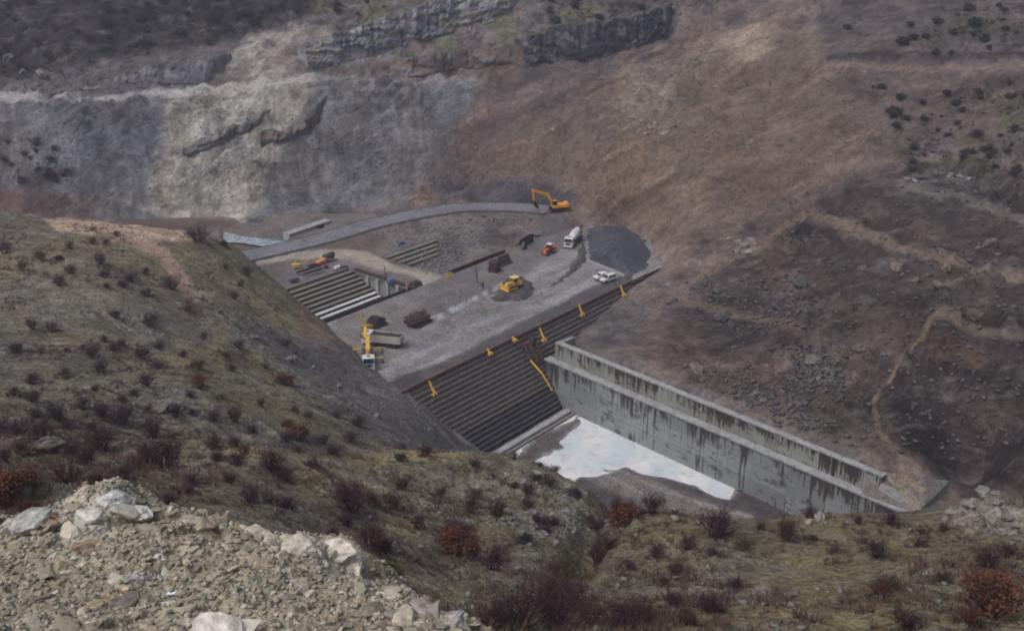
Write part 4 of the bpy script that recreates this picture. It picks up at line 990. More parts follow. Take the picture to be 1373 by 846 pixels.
# big blocks along the lip
for px, py, s, k in [(20,702,.42,5),(48,698,.36,2),(150,676,.5,5),(170,690,.45,2),(118,702,.5,5),(95,712,.42,12),(285,706,.30,10),(268,702,.3,0),(300,700,.28,10),(360,722,.36,12),(395,728,.42,2),(445,748,.42,12),(470,752,.36,2),(112,732,.34,10),(205,712,.32,7),(580,826,.4,11),(560,812,.34,8),(610,836,.36,11),(520,800,.36,12),(285,846,.6,5),(320,850,.5,5),(60,770,.34,7),(180,772,.34,5),(155,780,.3,2)]:
    p = hit(grid_led, px, py, 3.4, 11, .02)
    if p is None: continue
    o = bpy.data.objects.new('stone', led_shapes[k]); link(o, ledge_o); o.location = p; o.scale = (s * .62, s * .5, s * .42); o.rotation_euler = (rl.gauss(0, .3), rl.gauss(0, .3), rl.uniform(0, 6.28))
for px, py, w, c in [(152,672,78,(184,183,178)),(122,694,70,(168,166,160)),(186,688,52,(174,172,166)),(40,704,78,(160,160,156)),(12,712,60,(150,148,142)),(402,734,74,(182,176,164)),(440,742,84,(190,183,172)),(468,762,64,(184,174,160)),(350,722,66,(164,157,144)),(292,702,58,(140,130,118)),(250,700,50,(146,140,130)),(292,852,110,(188,184,176)),(520,796,56,(160,148,134)),(572,820,66,(142,134,130)),(604,836,60,(140,134,132)),(110,738,52,(128,112,98)),(180,780,64,(150,148,142)),(540,830,60,(158,150,136)),(400,790,60,(140,134,122)),(60,730,56,(128,122,112))]:
    p = hit(grid_led, px, py, 3.4, 11, .02)
    if p is None: continue
    dep = p[1] * CP - (p[2] - CAM_H) * SP; s_ = .8 * w * dep / F_PX
    c = tuple(min(222, int(q * 1.07)) for q in c)
    o = bpy.data.objects.new('stone', boulder_shape(c, int(px) % 6, 7)); link(o, ledge_o); o.location = p + np.array([0, .1 * s_, -.02]); o.scale = (s_, s_ * .8, s_ * .62); o.rotation_euler = (rl.gauss(0, .25), rl.gauss(0, .25), rl.uniform(0, 6.28))
n_s = 15000; px_ = rng.uniform(-6.2, 1.6, n_s); py_ = rng.uniform(4.2, 9.6, n_s)
pos = np.stack([px_, py_, sample(grid_led, px_, py_)], 1)
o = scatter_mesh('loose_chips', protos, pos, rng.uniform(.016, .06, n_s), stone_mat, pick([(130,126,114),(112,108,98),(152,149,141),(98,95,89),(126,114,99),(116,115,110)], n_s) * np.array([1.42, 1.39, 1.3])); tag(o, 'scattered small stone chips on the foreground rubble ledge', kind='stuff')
# straw and litter
straw_mat = plain('dry_straw', col(206,176,110), rough=.8, var=.1, bstr=0)
a = hit(grid_led, 119, 824, 3.4, 11, .02); b = hit(grid_led, 192, 795, 3.4, 11, .02)
m = MB(); m.tube([a + (0, 0, .05), (a * .5 + b * .5) + np.array((0, 0, .07)), b + (0, 0, .06)], [.006, .006, .004], 5); tag(m.build('straw_stalk', straw_mat), 'long dry yellow straw stalk lying on the foreground rubble', 'straw')
a = hit(grid_led, 100, 742, 3.4, 11, .02); b = hit(grid_led, 136, 729, 3.4, 11, .02)
m = MB(); m.tube([a + (0, 0, .05), b + (0, 0, .06)], [.005, .003], 5); tag(m.build('straw_stalk', straw_mat), 'short thin straw stalk below the brownish block on the rubble ledge', 'straw')
a = hit(grid_led, 231, 801, 3.4, 11, .02); m = MB()
m.add([a + np.array(q) for q in ((-.04, -.012, .03), (.02, -.018, .035), (.04, .01, .05), (.0, .012, .03), (-.03, .012, .04))], [(0, 1, 2, 3, 4)])
m.add([a + np.array(q) for q in ((-.04, -.012, .026), (.02, -.018, .031), (.04, .01, .046), (.0, .012, .026), (-.03, .012, .036))], [(4, 3, 2, 1, 0)])
tag(m.build('paper_scrap', plain('pale_paper', col(204,212,226), rough=.7, var=.05, bstr=0)), 'small pale bluish paper scrap lying on the foreground rubble', 'litter')
m = MB(); a = hit(grid_led, 72, 698, 3.4, 11, .02); m.bar(a + np.array((-.03, 0, .04)), a + np.array((.035, .01, .03)), .014, .014)
tag(m.build('orange_chip', orange_mat, bevel=.004), 'small orange wood chip at the lip of the rubble ledge', 'litter')

# ------------------------------------------------------------------ loose stones on both slopes
def spread(grid, n, regions, y0, y1, smin, smax, cols, name, label, power=2.5):
    P, S = [], []
    W = np.array([r[1] for r in regions], float); W /= W.sum(); tries = 0
    rr = np.random.default_rng(len(name))
    while len(P) < n and tries < n * 3:
        tries += 1; poly = regions[rr.choice(len(regions), p=W)][0]; q = np.array(poly)
        u = rr.uniform(q[:, 0].min(), q[:, 0].max()); v = rr.uniform(q[:, 1].min(), q[:, 1].max())
        if poly_sd(np.array([u]), np.array([v]), poly)[0] < 0: continue
        P.append((u, v))
    out = []
    for u, v in P:
        h_ = hit(grid, u, v, y0, y1, .6)
        if h_ is not None: out.append(h_)
    out = np.array(out); k = len(out); s = smin + (smax - smin) * rng.random(k) ** power
    jit = rng.normal(0, 1.2, (k, 2)); out[:, 0] += jit[:, 0]; out[:, 1] += jit[:, 1]; out[:, 2] = sample(grid, out[:, 0], out[:, 1])
    o = scatter_mesh(name, protos, out, s, stone_mat, pick(cols, k)); tag(o, label, kind='stuff'); return o
spread(grid_near, 4200, [([(330,440),(470,465),(545,526),(650,608),(600,602),(480,575),(380,500)], 3), ([(0,300),(300,315),(420,420),(540,530),(640,605),(400,620),(0,600)], 4),
                         ([(640,612),(700,622),(800,655),(850,700),(760,740),(660,690)], 1.6), ([(420,640),(900,700),(1373,690),(1373,846),(660,846),(480,760)], .9)],
       12, 232, .10, .55, [(112,112,110),(102,101,98),(126,125,120),(96,93,90),(112,108,98)], 'hillside_stones', 'small grey stones littering the near hillside')
spread(grid_far, 1100, [([(620,235),(850,95),(1000,30),(1130,90),(1185,190),(980,330),(870,300),(780,262)], 1.2), ([(0,150),(640,110),(560,275),(0,275)], .8)],
       135, 424, .2, 1.0, [(118,111,105),(108,102,98),(128,122,115)], 'slope_stones', 'small stones scattered over the bare excavated scar')
spread(grid_far, 3000, [([(1000,330),(1200,240),(1373,240),(1373,600),(1200,610),(900,500),(880,420)], 2.4), ([(1060,470),(1120,480),(1130,530),(1060,520)], 1.3), ([(940,500),(1060,520),(1120,590),(1040,565)], 1.5), ([(940,380),(1080,370),(1100,440),(960,450)], .8)],
       135, 424, .25, 1.35, [(92,88,87),(82,79,79),(100,96,92),(74,72,73),(94,87,82)], 'bank_stones', 'small dark stones scattered over the brown right bank', power=2.0)
spread(grid_val, 1500, [([(500,305),(720,288),(715,310),(600,362),(540,350)], 3), ([(540,330),(590,320),(620,340),(580,370)], 3)], 196, 315, .25, 1.0, [(112,112,114),(96,95,98),(126,124,122)], 'riprap_stones', 'grey broken stones filling the hollow beside the haul road')

# ------------------------------------------------------------------ boulders one can pick out
ORD = ['leftmost', 'second from the left', 'third from the left', 'fourth from the left', 'fifth from the left', 'sixth from the left', 'seventh from the left', 'eighth from the left', 'ninth from the left', 'tenth from the left', 'eleventh from the left', 'twelfth from the left', 'thirteenth from the left', 'fourteenth from the left', 'fifteenth from the left', 'sixteenth from the left', 'seventeenth from the left', 'eighteenth from the left', 'nineteenth from the left', 'twentieth from the left'] + \
      [w + ' from the left' for w in ('twenty-first', 'twenty-second', 'twenty-third', 'twenty-fourth', 'twenty-fifth', 'twenty-sixth', 'twenty-seventh', 'twenty-eighth', 'twenty-ninth', 'thirtieth')]
def boulders(grid, items, c, where, y0, y1):
    items = sorted(items)
    for i, (px, py, w) in enumerate(items):
        p = hit(grid, px, py, y0, y1, .3)
        if p is None: continue
        depth = p[1] * CP - (p[2] - CAM_H) * SP; s = w * depth / F_PX
        o = bpy.data.objects.new('boulder', boulder_shape(c, i % 6)); COL.objects.link(o); o.location = p + np.array([0, .3 * s, .12 * s]); o.scale = (s, s * .85, s * .9)
        rb = random.Random(px * 7 + py); o.rotation_euler = (rb.gauss(0, .3), rb.gauss(0, .3), rb.uniform(0, 6.28))
        tag(o, f'boulder {where}, {ORD[i]}', 'boulder', 'boulders ' + where)
boulders(grid_far, [(905,406,11),(961,394,14),(967,434,26),(984,440,12),(1074,386,26),(1043,414,20),(1072,422,12),(936,432,9),(940,395,9)], (78,78,81), 'dark blue-grey on the brown bank above the wall', 135, 424)
boulders(grid_far, [(935,502,24),(921,492,9),(943,512,12),(1090,490,26),(1152,473,20),(1110,500,14),(1075,482,12),(1125,486,10),(1130,468,9),(1098,512,12)], (106,100,96), 'grey-brown on the slope behind the training wall', 135, 424)
boulders(grid_far, [(991,535,12),(1003,528,9),(1013,532,14),(1024,542,14),(1036,536,10),(1000,545,9),(1042,550,9),(1141,599,12),(1060,545,9),(1050,530,11)], (98,98,102), 'tumbled just behind the wall coping', 135, 424)
boulders(grid_far, [(1156,364,14),(1203,364,22),(1229,380,18),(1259,388,20),(1269,366,20),(1329,332,24),(1313,336,12),(1245,372,11),(1290,380,11),(1340,345,12)], (108,96,88), 'on the dark right bank below the cut track', 135, 424)
boulders(grid_far, [(990,328,12),(999,334,18),(1005,342,14),(985,340,10),(1012,330,9),(978,322,8)], (132,127,123), 'pale in the cluster right of the gravel heap', 135, 424)
boulders(grid_far, [(1218,243,12),(1228,246,10),(1240,248,9),(1276,238,12),(1288,240,11),(1300,243,9)], (126,123,123), 'whitish at the scree top on the right', 135, 424)
boulders(grid_far, [(10,84,22),(30,100,14),(61,112,32),(48,118,12)], (118,116,118), 'standing pale above the left bench road', 135, 424)
boulders(grid_far, [(872,175,14),(858,170,9),(880,168,10),(866,182,8),(890,182,12),(850,160,12),(905,172,10),(960,120,9),(742,176,9),(840,176,9)], (136,124,114), 'tan on the upper bare scar', 135, 424)
boulders(grid_near, [(1278,692,16),(1300,684,22),(1322,672,24),(1340,680,20),(1352,700,16),(1310,702,14),(1290,706,12),(1362,712,16),(1330,704,13),(1268,700,10),(1335,668,14),(1306,676,12)], (124,121,116), 'pale on the rocky knoll at lower right', 12, 232)
boulders(grid_near, [(8,660,40),(60,610,44),(95,640,36),(30,672,24),(240,550,18),(216,556,24)], (110,104,96), 'weathered grey in the hollow behind the ledge', 12, 232)
boulders(grid_near, [(1100,700,22),(1085,706,16),(905,700,14),(760,690,14),(745,735,12),(790,742,14),(690,626,12),(720,640,16),(738,648,14),(760,656,16),(700,650,14),(680,640,12)], (128,126,120), 'pale along the crest of the near ridge', 12, 232)
boulders(grid_near, [(395,482,9),(340,455,12),(388,486,14),(420,495,9),(455,520,10),(470,545,9),(505,560,10),(350,470,9),(360,440,9),(268,402,14)], (116,114,112), 'grey on the scree left of the dam', 12, 232)
# ------------------------------------------------------------------ vegetation
def leaf_mat(name, c, c2, rand=.3):
    m, nt, N, L, b = new_mat(name)
    oi = N.new('ShaderNodeObjectInfo'); n1 = noise_node(nt, objco(nt), 4.0, 3, .6)
    k = mathn(nt, 'ADD', mathn(nt, 'MULTIPLY', oi.outputs['Random'], .6), mathn(nt, 'MULTIPLY', n1, .5))
    L.new(mixc(nt, maprange(nt, k, .2, .9, 0, 1), tuple(c), tuple(c2)), b.inputs['Base Color']); b.inputs['Roughness'].default_value = .9; b.inputs['Specular IOR Level'].default_value = .1
    return m
twig_mat = leaf_mat('bare_twigs', col(78,56,60), col(56,43,50)); twig2_mat = leaf_mat('brown_twigs', col(84,62,60), col(60,47,51))
rust_leaf = leaf_mat('rust_leaves', col(112,74,58), col(86,58,50)); green_leaf = leaf_mat('dark_green_leaves', col(66,68,58), col(52,54,52))
fresh_leaf = leaf_mat('green_leaves', col(76,92,46), col(60,76,44)); bark_mat = leaf_mat('bark', col(66,54,52), col(52,44,46))
def twig_shrub(seed, h=1.0, spread=.62, stems=15, depth=3):
    """tapering stems that fork into fine twigs; returns V,F"""
    r = random.Random(seed); V = []; Ft = []
    def seg(a, b, ra, rb):
        t = (b - a).normalized(); u = t.orthogonal().normalized(); w = t.cross(u); o = len(V)
        for c, q in ((a, ra), (b, rb)):
            for k in range(3): an = 2.094 * k; V.append(c + (u * math.cos(an) + w * math.sin(an)) * q)
        for k in range(3):
            i, j = o + k, o + (k + 1) % 3; Ft.append((i, j, j + 3)); Ft.append((i, j + 3, i + 3))
    def grow(a, d, ln, rad, dep):
        p = a
        for s in range(2):
            d2 = (d + Vector((r.gauss(0, .22), r.gauss(0, .22), r.gauss(.06, .15)))).normalized(); q = p + d2 * ln * .5
            seg(p, q, rad, rad * .75); rad *= .75; p = q; d = d2
            if dep > 0:
                for _ in range(2 if dep > 1 else 3):
                    e = (d + Vector((r.gauss(0, .6), r.gauss(0, .6), r.gauss(.1, .35)))).normalized(); grow(p, e, ln * r.uniform(.5, .75), rad * .7, dep - 1)
    for i in range(stems):
        a = 2 * math.pi * i / stems + r.uniform(-.3, .3); sp = spread * r.uniform(.2, 1.25)
        d = Vector((math.cos(a) * sp, math.sin(a) * sp, r.uniform(.55, 1))).normalized()
        grow(Vector((math.cos(a) * .06, math.sin(a) * .06, -.05)), d, h * r.uniform(.42, .62), .018, depth)
    return np.array([tuple(v) for v in V], np.float32), np.array(Ft, np.int32)
def leaf_cloud(seed, n, rx, rz, size, clumps=9, zc=.45):
    r = np.random.default_rng(seed); c = r.normal(0, 1, (clumps, 3)); c /= np.linalg.norm(c, axis=1)[:, None]; c *= r.uniform(.2, .75, (clumps, 1))
    P = c[r.integers(0, clumps, n)] + r.normal(0, .22, (n, 3)); P[:, 0] *= rx; P[:, 1] *= rx; P[:, 2] = np.maximum(P[:, 2] * rz + zc, .02)
    d = r.normal(0, 1, (n, 3)); d /= np.linalg.norm(d, axis=1)[:, None]; e = np.cross(d, r.normal(0, 1, (n, 3))); e /= np.linalg.norm(e, axis=1)[:, None]
    s = size * r.uniform(.6, 1.4, (n, 1)); V = np.stack([P - e * s * .5, P + e * s * .5, P + d * s * 1.2], 1).reshape(-1, 3)
    return V.astype(np.float32), np.arange(n * 3, dtype=np.int32).reshape(-1, 3)
def tri_data(name, VF, mat):
    o = np_mesh(name, VF[0], VF[1], mat, smooth=False); me = o.data; bpy.data.objects.remove(o); return me
BARE = [tri_data('branches', twig_shrub(20 + k, stems=13 + k % 3 * 3, spread=.5 + .12 * (k % 3)), twig_mat if k % 2 else twig2_mat) for k in range(6)]
BUDS = [tri_data('buds', leaf_cloud(40 + k, 420, .52, .42, .035, 12, .55), twig_mat) for k in range(3)]
RUST = [tri_data('leaves', leaf_cloud(50 + k, 1300, .55, .42, .05, 13, .52), rust_leaf) for k in range(3)]
EVER = [tri_data('foliage', leaf_cloud(60 + k, 900, .55, .36, .085, 9, .34), green_leaf) for k in range(4)]
EVTR = [tri_data('stems', twig_shrub(70 + k, stems=6, depth=1), bark_mat) for k in range(2)]
FRSH = tri_data('leaves', leaf_cloud(80, 2600, .5, .42, .05, 14, .45), fresh_leaf)
NEAR_GRP = {}; SHRUB_AT = []
def region(px, py):
    if py < 348: return 'on the grassy brow beside the dirt road' if px < 240 else 'on the green brow above the pit'
    if px > 295 and py < 482: return 'on the bank left of the pit'
    if py < 420: return 'on the upper stony left slope'
    if py < 485: return 'on the middle left slope'
    if py < 535: return 'on the lower left grassy slope'
    if py < 600: return 'in the scrub belt left of the scree' if px < 260 else 'under the grey scree'
    if px < 250 and py < 700: return 'in the hollow behind the rubble ledge'
    if px < 440: return 'on the tan rise behind the ledge'
    if px < 600: return 'on the hummocks right of the ledge'
    if px < 760: return 'on the ridge below the white pool' if py < 700 else 'in the lower centre hollow'
    if px < 900: return 'in the gully below the basin'
    return 'on the ochre knoll at lower right' if py < 760 else 'at the lower right corner'
def shrub(kind, px, py, w, grid=grid_near, y0=12, y1=232, where=None, p=None, hs=1.0):
    if p is None: p = hit(grid, px, py, y0, y1, .3)
    if p is None: return
    depth = p[1] * CP - (p[2] - CAM_H) * SP; r = random.Random(int(px * 31 + py * 17)); s = r.choice([.8, 1.0, 1.1, 1.3, 1.5]) * w * depth / F_PX; k = r.randrange(12)
    nm = {'bare': 'bare_shrub', 'rust': 'rust_shrub', 'ever': 'evergreen_shrub', 'green': 'green_bush'}[kind]
    e = empty(nm, p - np.array([0, 0, .03]), r.uniform(0, 6.28)); f = s / 1.15; e.scale = (f, f, f * r.uniform(.75, 1.0) * hs)
    def ch(n, me):
        o = bpy.data.objects.new(n, me); link(o, e)
        if n in ('buds', 'leaves', 'foliage'): o['kind'] = 'stuff'
    if kind == 'bare': ch('branches', BARE[k % 6]); ch('buds', BUDS[k % 3])
    elif kind == 'rust': ch('branches', BARE[k % 6]); ch('leaves', RUST[k % 3])
    elif kind == 'green': ch('branches', BARE[k % 6]); ch('leaves', FRSH)
    else: ch('foliage', EVER[k % 4]); ch('stems', EVTR[k % 2])
    SHRUB_AT.append((p[0], p[1], s)) if grid is grid_near else None
    NEAR_GRP.setdefault((kind, where or region(px, py)), []).append((px, py, e))
B = 'bare'
for px, py, w in [(126,309,11),(124,328,10),(142,330,10),(156,317,13),(265,324,28),(335,340,26),(95,368,18),(141,373,17),(196,368,15),(176,379,14),(144,387,13),(167,387,16),(198,398,20),(80,384,14),(30,363,16),(94,334,12),
    (231,388,22),(303,360,14),(332,371,14),(323,385,15),(315,402,12),(253,418,13),(201,437,18),(156,428,12),(44,442,18),(69,445,18),(55,474,15),(89,472,13),(112,469,10),(141,460,18),(154,472,18),(124,479,20),(164,464,15),(191,482,17),(214,469,18),(245,479,13),(137,499,20),(89,507,14),(211,495,17),(173,497,13),(273,454,11),(258,494,12),(268,497,14),(313,499,20),(357,495,13),(320,467,11),(303,480,10),(384,464,14),(415,409,30),(198,517,30),(20,475,14),(28,469,13),(134,355,17),(57,350,16),(7,341,18),
    (44,516,22),(20,530,24),(47,540,18),(127,526,14),(164,540,17),(179,531,13),(256,533,13),(296,535,12),(112,550,18),(137,560,30),(198,553,16),(164,570,34),(236,558,24),(258,556,18),(286,566,18),(315,566,20),(350,545,14),(385,593,24),(338,581,16),(415,560,13),(395,553,12),(429,548,10),(452,561,13),(435,596,17),(27,585,24),(50,561,20),(77,565,24),(3,581,20),(57,590,26),(90,575,20),(124,578,24),(206,588,34),(137,605,40),(97,610,30),(119,625,28),(35,613,28),(8,620,26),(201,622,44),(221,628,44),(186,632,32),(167,643,24),(90,648,44),(43,655,36),(131,653,26),(285,602,20),(315,600,26),(328,608,24),(291,618,20),(317,625,22),(258,648,18),(253,662,12),(368,632,36),(382,645,26),(419,628,22),(308,648,18),(337,674,36),(390,684,28),(228,679,30),(365,675,16),(400,607,14),(447,608,14),
    (571,611,18),(482,573,22),(471,593,18),(540,603,16),(447,610,14),(471,688,40),(501,678,24),(528,682,26),(464,707,18),(446,719,22),(498,735,36),(514,742,30),(560,710,22),(591,668,22),(541,658,20),(638,670,20),(637,628,22),(632,690,24),(668,692,30),(709,682,20),(635,752,26),(742,705,20),(732,714,16),(709,662,14),(745,632,12),(689,615,14),(668,605,12),(735,653,16),
    (875,689,30),(816,737,30),(800,758,44),(741,766,22),(661,764,40),(800,710,24),(923,737,24),(960,721,40),(1054,724,44),(998,737,26),(1083,694,22),(1150,702,22),(1193,705,22),(1233,716,15),(1233,734,16),(1265,713,14),(1158,729,18),(1174,748,24),(907,769,34),(891,785,30),(955,823,48),(918,838,36),(902,812,36),(1190,791,40),(1262,782,26),(1323,764,48),(1350,748,34),(1217,843,30),(880,748,26),(843,764,24),(700,838,60),(745,836,62),(790,838,60),(835,842,56),(668,842,50),(862,836,40),(720,700,14),(1020,710,16),(1120,742,15),(985,790,16)]:
    shrub(B, px, py, w)
for px, py, w in [(266,517,22),(384,517,24),(387,573,20),(402,591,26),(615,725,30),(610,745,40),(832,706,48),(1329,826,64),(1300,838,40),(268,522,16),(1180,800,26),(12,676,50),(40,690,44)]: shrub('rust', px, py, w)
for px, py, w in [(538,618,17),(80,350,12),(705,729,26),(735,706,12),(790,700,14),(860,690,14),(690,655,12),(660,640,12),(720,645,12),(955,745,14),(1090,725,12),(345,350,14),(300,330,12),(770,668,16),(905,690,14),(725,625,12)]: shrub('ever', px, py, w)
shrub('green', 522, 782, 40); shrub('green', 505, 778, 26)
# far bank
def far_shrub(kind, px, py, w, where): shrub(kind, px, py, w, grid_far, 140, 424, where)
rf = random.Random(21)
for poly, n, w0, w1, where, kind in [
        ([(0,0),(400,0),(380,30),(250,55),(60,100),(0,115)], 30, 9, 18, 'dark on the upper left slope', 'ever'), ([(0,0),(400,0),(300,60),(60,110),(0,115)], 18, 10, 18, 'brown on the upper left slope', 'bare'),
        ([(0,195),(60,190),(105,225),(95,252),(0,250)], 22, 7, 13, 'above the left valley road', 'bare'),
        ([(410,2),(560,0),(520,16),(420,48)], 6, 7, 12, 'on the green terrace above the limestone', 'ever'), ([(700,0),(900,0),(880,20),(720,40)], 10, 8, 16, 'above the dark cliff', 'ever'),
        ([(1195,150),(1373,105),(1373,240),(1230,240),(1195,200)], 26, 8, 15, 'on the mossy slope below the cut road', 'ever'), ([(1195,150),(1373,105),(1373,240),(1230,240)], 12, 8, 14, 'among the mossy slope scrub', 'bare'),
        ([(1280,0),(1373,0),(1373,70),(1280,70)], 10, 8, 14, 'at the top right corner', 'ever')]:
    q = np.array(poly); c = 0
    while c < n:
        u = rf.uniform(q[:, 0].min(), q[:, 0].max()); v = rf.uniform(q[:, 1].min(), q[:, 1].max())
        if poly_sd(np.array([u]), np.array([v]), poly)[0] < 0: continue
        far_shrub(kind, u, v, rf.uniform(w0, w1), where); c += 1
for px, py, w in [(1210,62,20),(1224,54,16),(1240,52,16),(1278,46,16),(1306,36,18),(1256,32,13),(1220,37,9),(1135,40,10),(1255,73,12),(1275,74,12),(1320,55,12)]: far_shrub('ever', px, py, w, 'above the cut road on the right')
for px, py, w in [(1182,120,10),(1208,134,14),(1237,140,16),(1197,158,14),(1215,162,18),(1270,128,14),(1170,118,8),(1290,150,12)]: far_shrub('ever', px, py, w, 'just below the cut road')
KIND_TXT = {'bare': ('dark leafless shrub', 'shrub'), 'rust': ('rusty orange-brown shrub', 'shrub'), 'ever': ('dark green shrub', 'shrub'), 'green': ('bright green bush', 'bush')}
for (kind, where), L_ in NEAR_GRP.items():
    L_.sort(key=lambda q: q[0]); txt, cat = KIND_TXT[kind]
    for i, (px, py, e) in enumerate(L_):
        if len(L_) == 1: lab = f'{txt} {where}'
        else: lab = f'{txt}, {ORD[i] if i < len(ORD) else "rightmost"} {where}'
        tag(e, lab, cat, f'{txt}s {where}')
# low woody scrub, far too fine to count
def scrub(name, n, regions, cols, smin, smax, label, grid, y0, y1, dens=-.1):
    rr = np.random.default_rng(n + 1); gx, gy, Z = grid; m = n * 8
    X = rr.uniform(gx[0], gx[-1], m); Y = y0 + (y1 - y0) * rr.random(m) ** 1.3; ZZ = sample(grid, X, Y); u, v = project(X, Y, ZZ)
    ok = np.zeros(m, bool)
    for poly, th in regions: ok |= (poly_sd(u, v, poly) > 0) & (fbm(X / 5 + 33, Y / 5, 4) > th)
    X, Y, ZZ = X[ok][:n], Y[ok][:n], ZZ[ok][:n]
    if name == 'low_scrub':                       # ragged undergrowth round the shrubs
        S_ = np.array(SHRUB_AT); rp = np.repeat(S_, 16, 0); j = rr.normal(0, 1, (len(rp), 2)) * rp[:, 2:] * np.array([.75, .6])
        x2 = rp[:, 0] + j[:, 0]; y2 = rp[:, 1] + j[:, 1]; X = np.r_[X, x2]; Y = np.r_[Y, y2]; ZZ = np.r_[ZZ, sample(grid, x2, y2)]
    k = len(X); nb = 16
    b0 = np.repeat(np.stack([X, Y, ZZ - .03], 1), nb, 0); s = np.repeat(smin + (smax - smin) * rr.random(k) ** 2, nb)[:, None]
    an = rr.uniform(0, 6.283, k * nb); el = rr.uniform(.15, 1.3, k * nb); d = np.stack([np.cos(an) * np.cos(el), np.sin(an) * np.cos(el), np.sin(el)], 1)
    side = np.stack([-np.sin(an), np.cos(an), np.zeros_like(an)], 1); off = rr.normal(0, .22, (k * nb, 3)) * s; off[:, 2] = 0
    tip = b0 + off + d * s * rr.uniform(.6, 1.1, (k * nb, 1)); V = np.stack([b0 + off - side * s * .045, b0 + off + side * s * .045, tip], 1).reshape(-1, 3)
    o = np_mesh(name, V, np.arange(len(V)).reshape(-1, 3), attr_mat(name + '_twigs', var=.2, bstr=0), np.repeat(pick(cols, k), nb * 3, 0), smooth=False); tag(o, label, kind='stuff')
ALLN = [(-60,290),(300,312),(420,425),(545,600),(640,612),(800,655),(1000,700),(1373,690),(1430,900),(-60,900)]
scrub('low_scrub', 17000, [(ALLN, .28), ([(-60,540),(250,545),(330,600),(250,690),(-60,720)], -.25), ([(640,800),(870,800),(880,900),(600,900)], -.35), ([(780,680),(850,690),(790,790),(720,850),(690,800)], -.2), ([(430,650),(600,640),(650,760),(480,770)], .0), ([(1250,760),(1430,740),(1430,900),(1250,900)], -.2)],
      [(78,60,60),(68,54,56),(90,70,62),(66,58,56),(84,78,62)], .25, .8, 'low brownish scrub covering the near slopes', grid_near, 10, 232)
scrub('slope_scrub', 9000, [([(-80,-40),(440,-40),(410,35),(190,75),(60,105),(-80,125)], -.1), ([(-20,190),(60,185),(110,230),(90,260),(-20,258)], .1), ([(1190,180),(1280,130),(1400,110),(1400,240),(1230,250)], -.1), ([(1230,20),(1400,0),(1400,78),(1240,78)], .1), ([(680,-30),(1090,-30),(900,30),(700,50)], .1)],
      [(54,50,53),(62,60,53),(48,46,50),(68,61,56)], .6, 1.7, 'low dark scrub on the far slopes', grid_far, 200, 424)
# dry grass tufts
def grass(name, n, regions, cols, smin, smax, label, grid=grid_near, y0=10, y1=232):
    pts = []; rr = np.random.default_rng(n)
    gx, gy, Z = grid
    m = n * 6; X = rr.uniform(gx[0], gx[-1], m); Y = y0 + (y1 - y0) * rr.random(m) ** 1.5; ZZ = sample(grid, X, Y); u, v = project(X, Y, ZZ)
    ok = np.zeros(m, bool)
    for poly in regions: ok |= poly_sd(u, v, poly) > 0
    ok &= (fbm(X / 6, Y / 6 + 20, 3) > -.35) & (u > -60) & (u < 1430)
    X, Y, ZZ = X[ok][:n], Y[ok][:n], ZZ[ok][:n]; k = len(X); nb = 6
    base = np.repeat(np.stack([X, Y, ZZ - .02], 1), nb, 0); s = np.repeat(rr.uniform(smin, smax, k), nb)[:, None]
    an = rr.uniform(0, 6.283, k * nb); dr = np.stack([np.cos(an), np.sin(an), np.zeros_like(an)], 1); side = np.stack([-np.sin(an), np.cos(an), np.zeros_like(an)], 1)
    tip = base + s * (dr * rr.uniform(.2, .8, (k * nb, 1)) + np.array([0, 0, 1]) * rr.uniform(.5, 1.0, (k * nb, 1))); b0 = base + dr * s * .12
    V = np.stack([b0 - side * s * .09, b0 + side * s * .09, tip], 1).reshape(-1, 3)
    C = np.repeat(pick(cols, k), nb * 3, 0)
    o = np_mesh(name, V, np.arange(len(V)).reshape(-1, 3), attr_mat(name + '_blades', var=.15, bstr=0), C, smooth=False); tag(o, label, kind='stuff')
grass('dry_grass', 42000, [[(-60,290),(300,312),(420,425),(545,600),(640,612),(800,655),(1000,700),(1373,690),(1430,900),(-60,900)]],
      [(126,119,88),(112,109,82),(136,127,96),(104,102,80),(116,108,90)], .12, .32, 'dry ochre grass tufts over the near hillside')
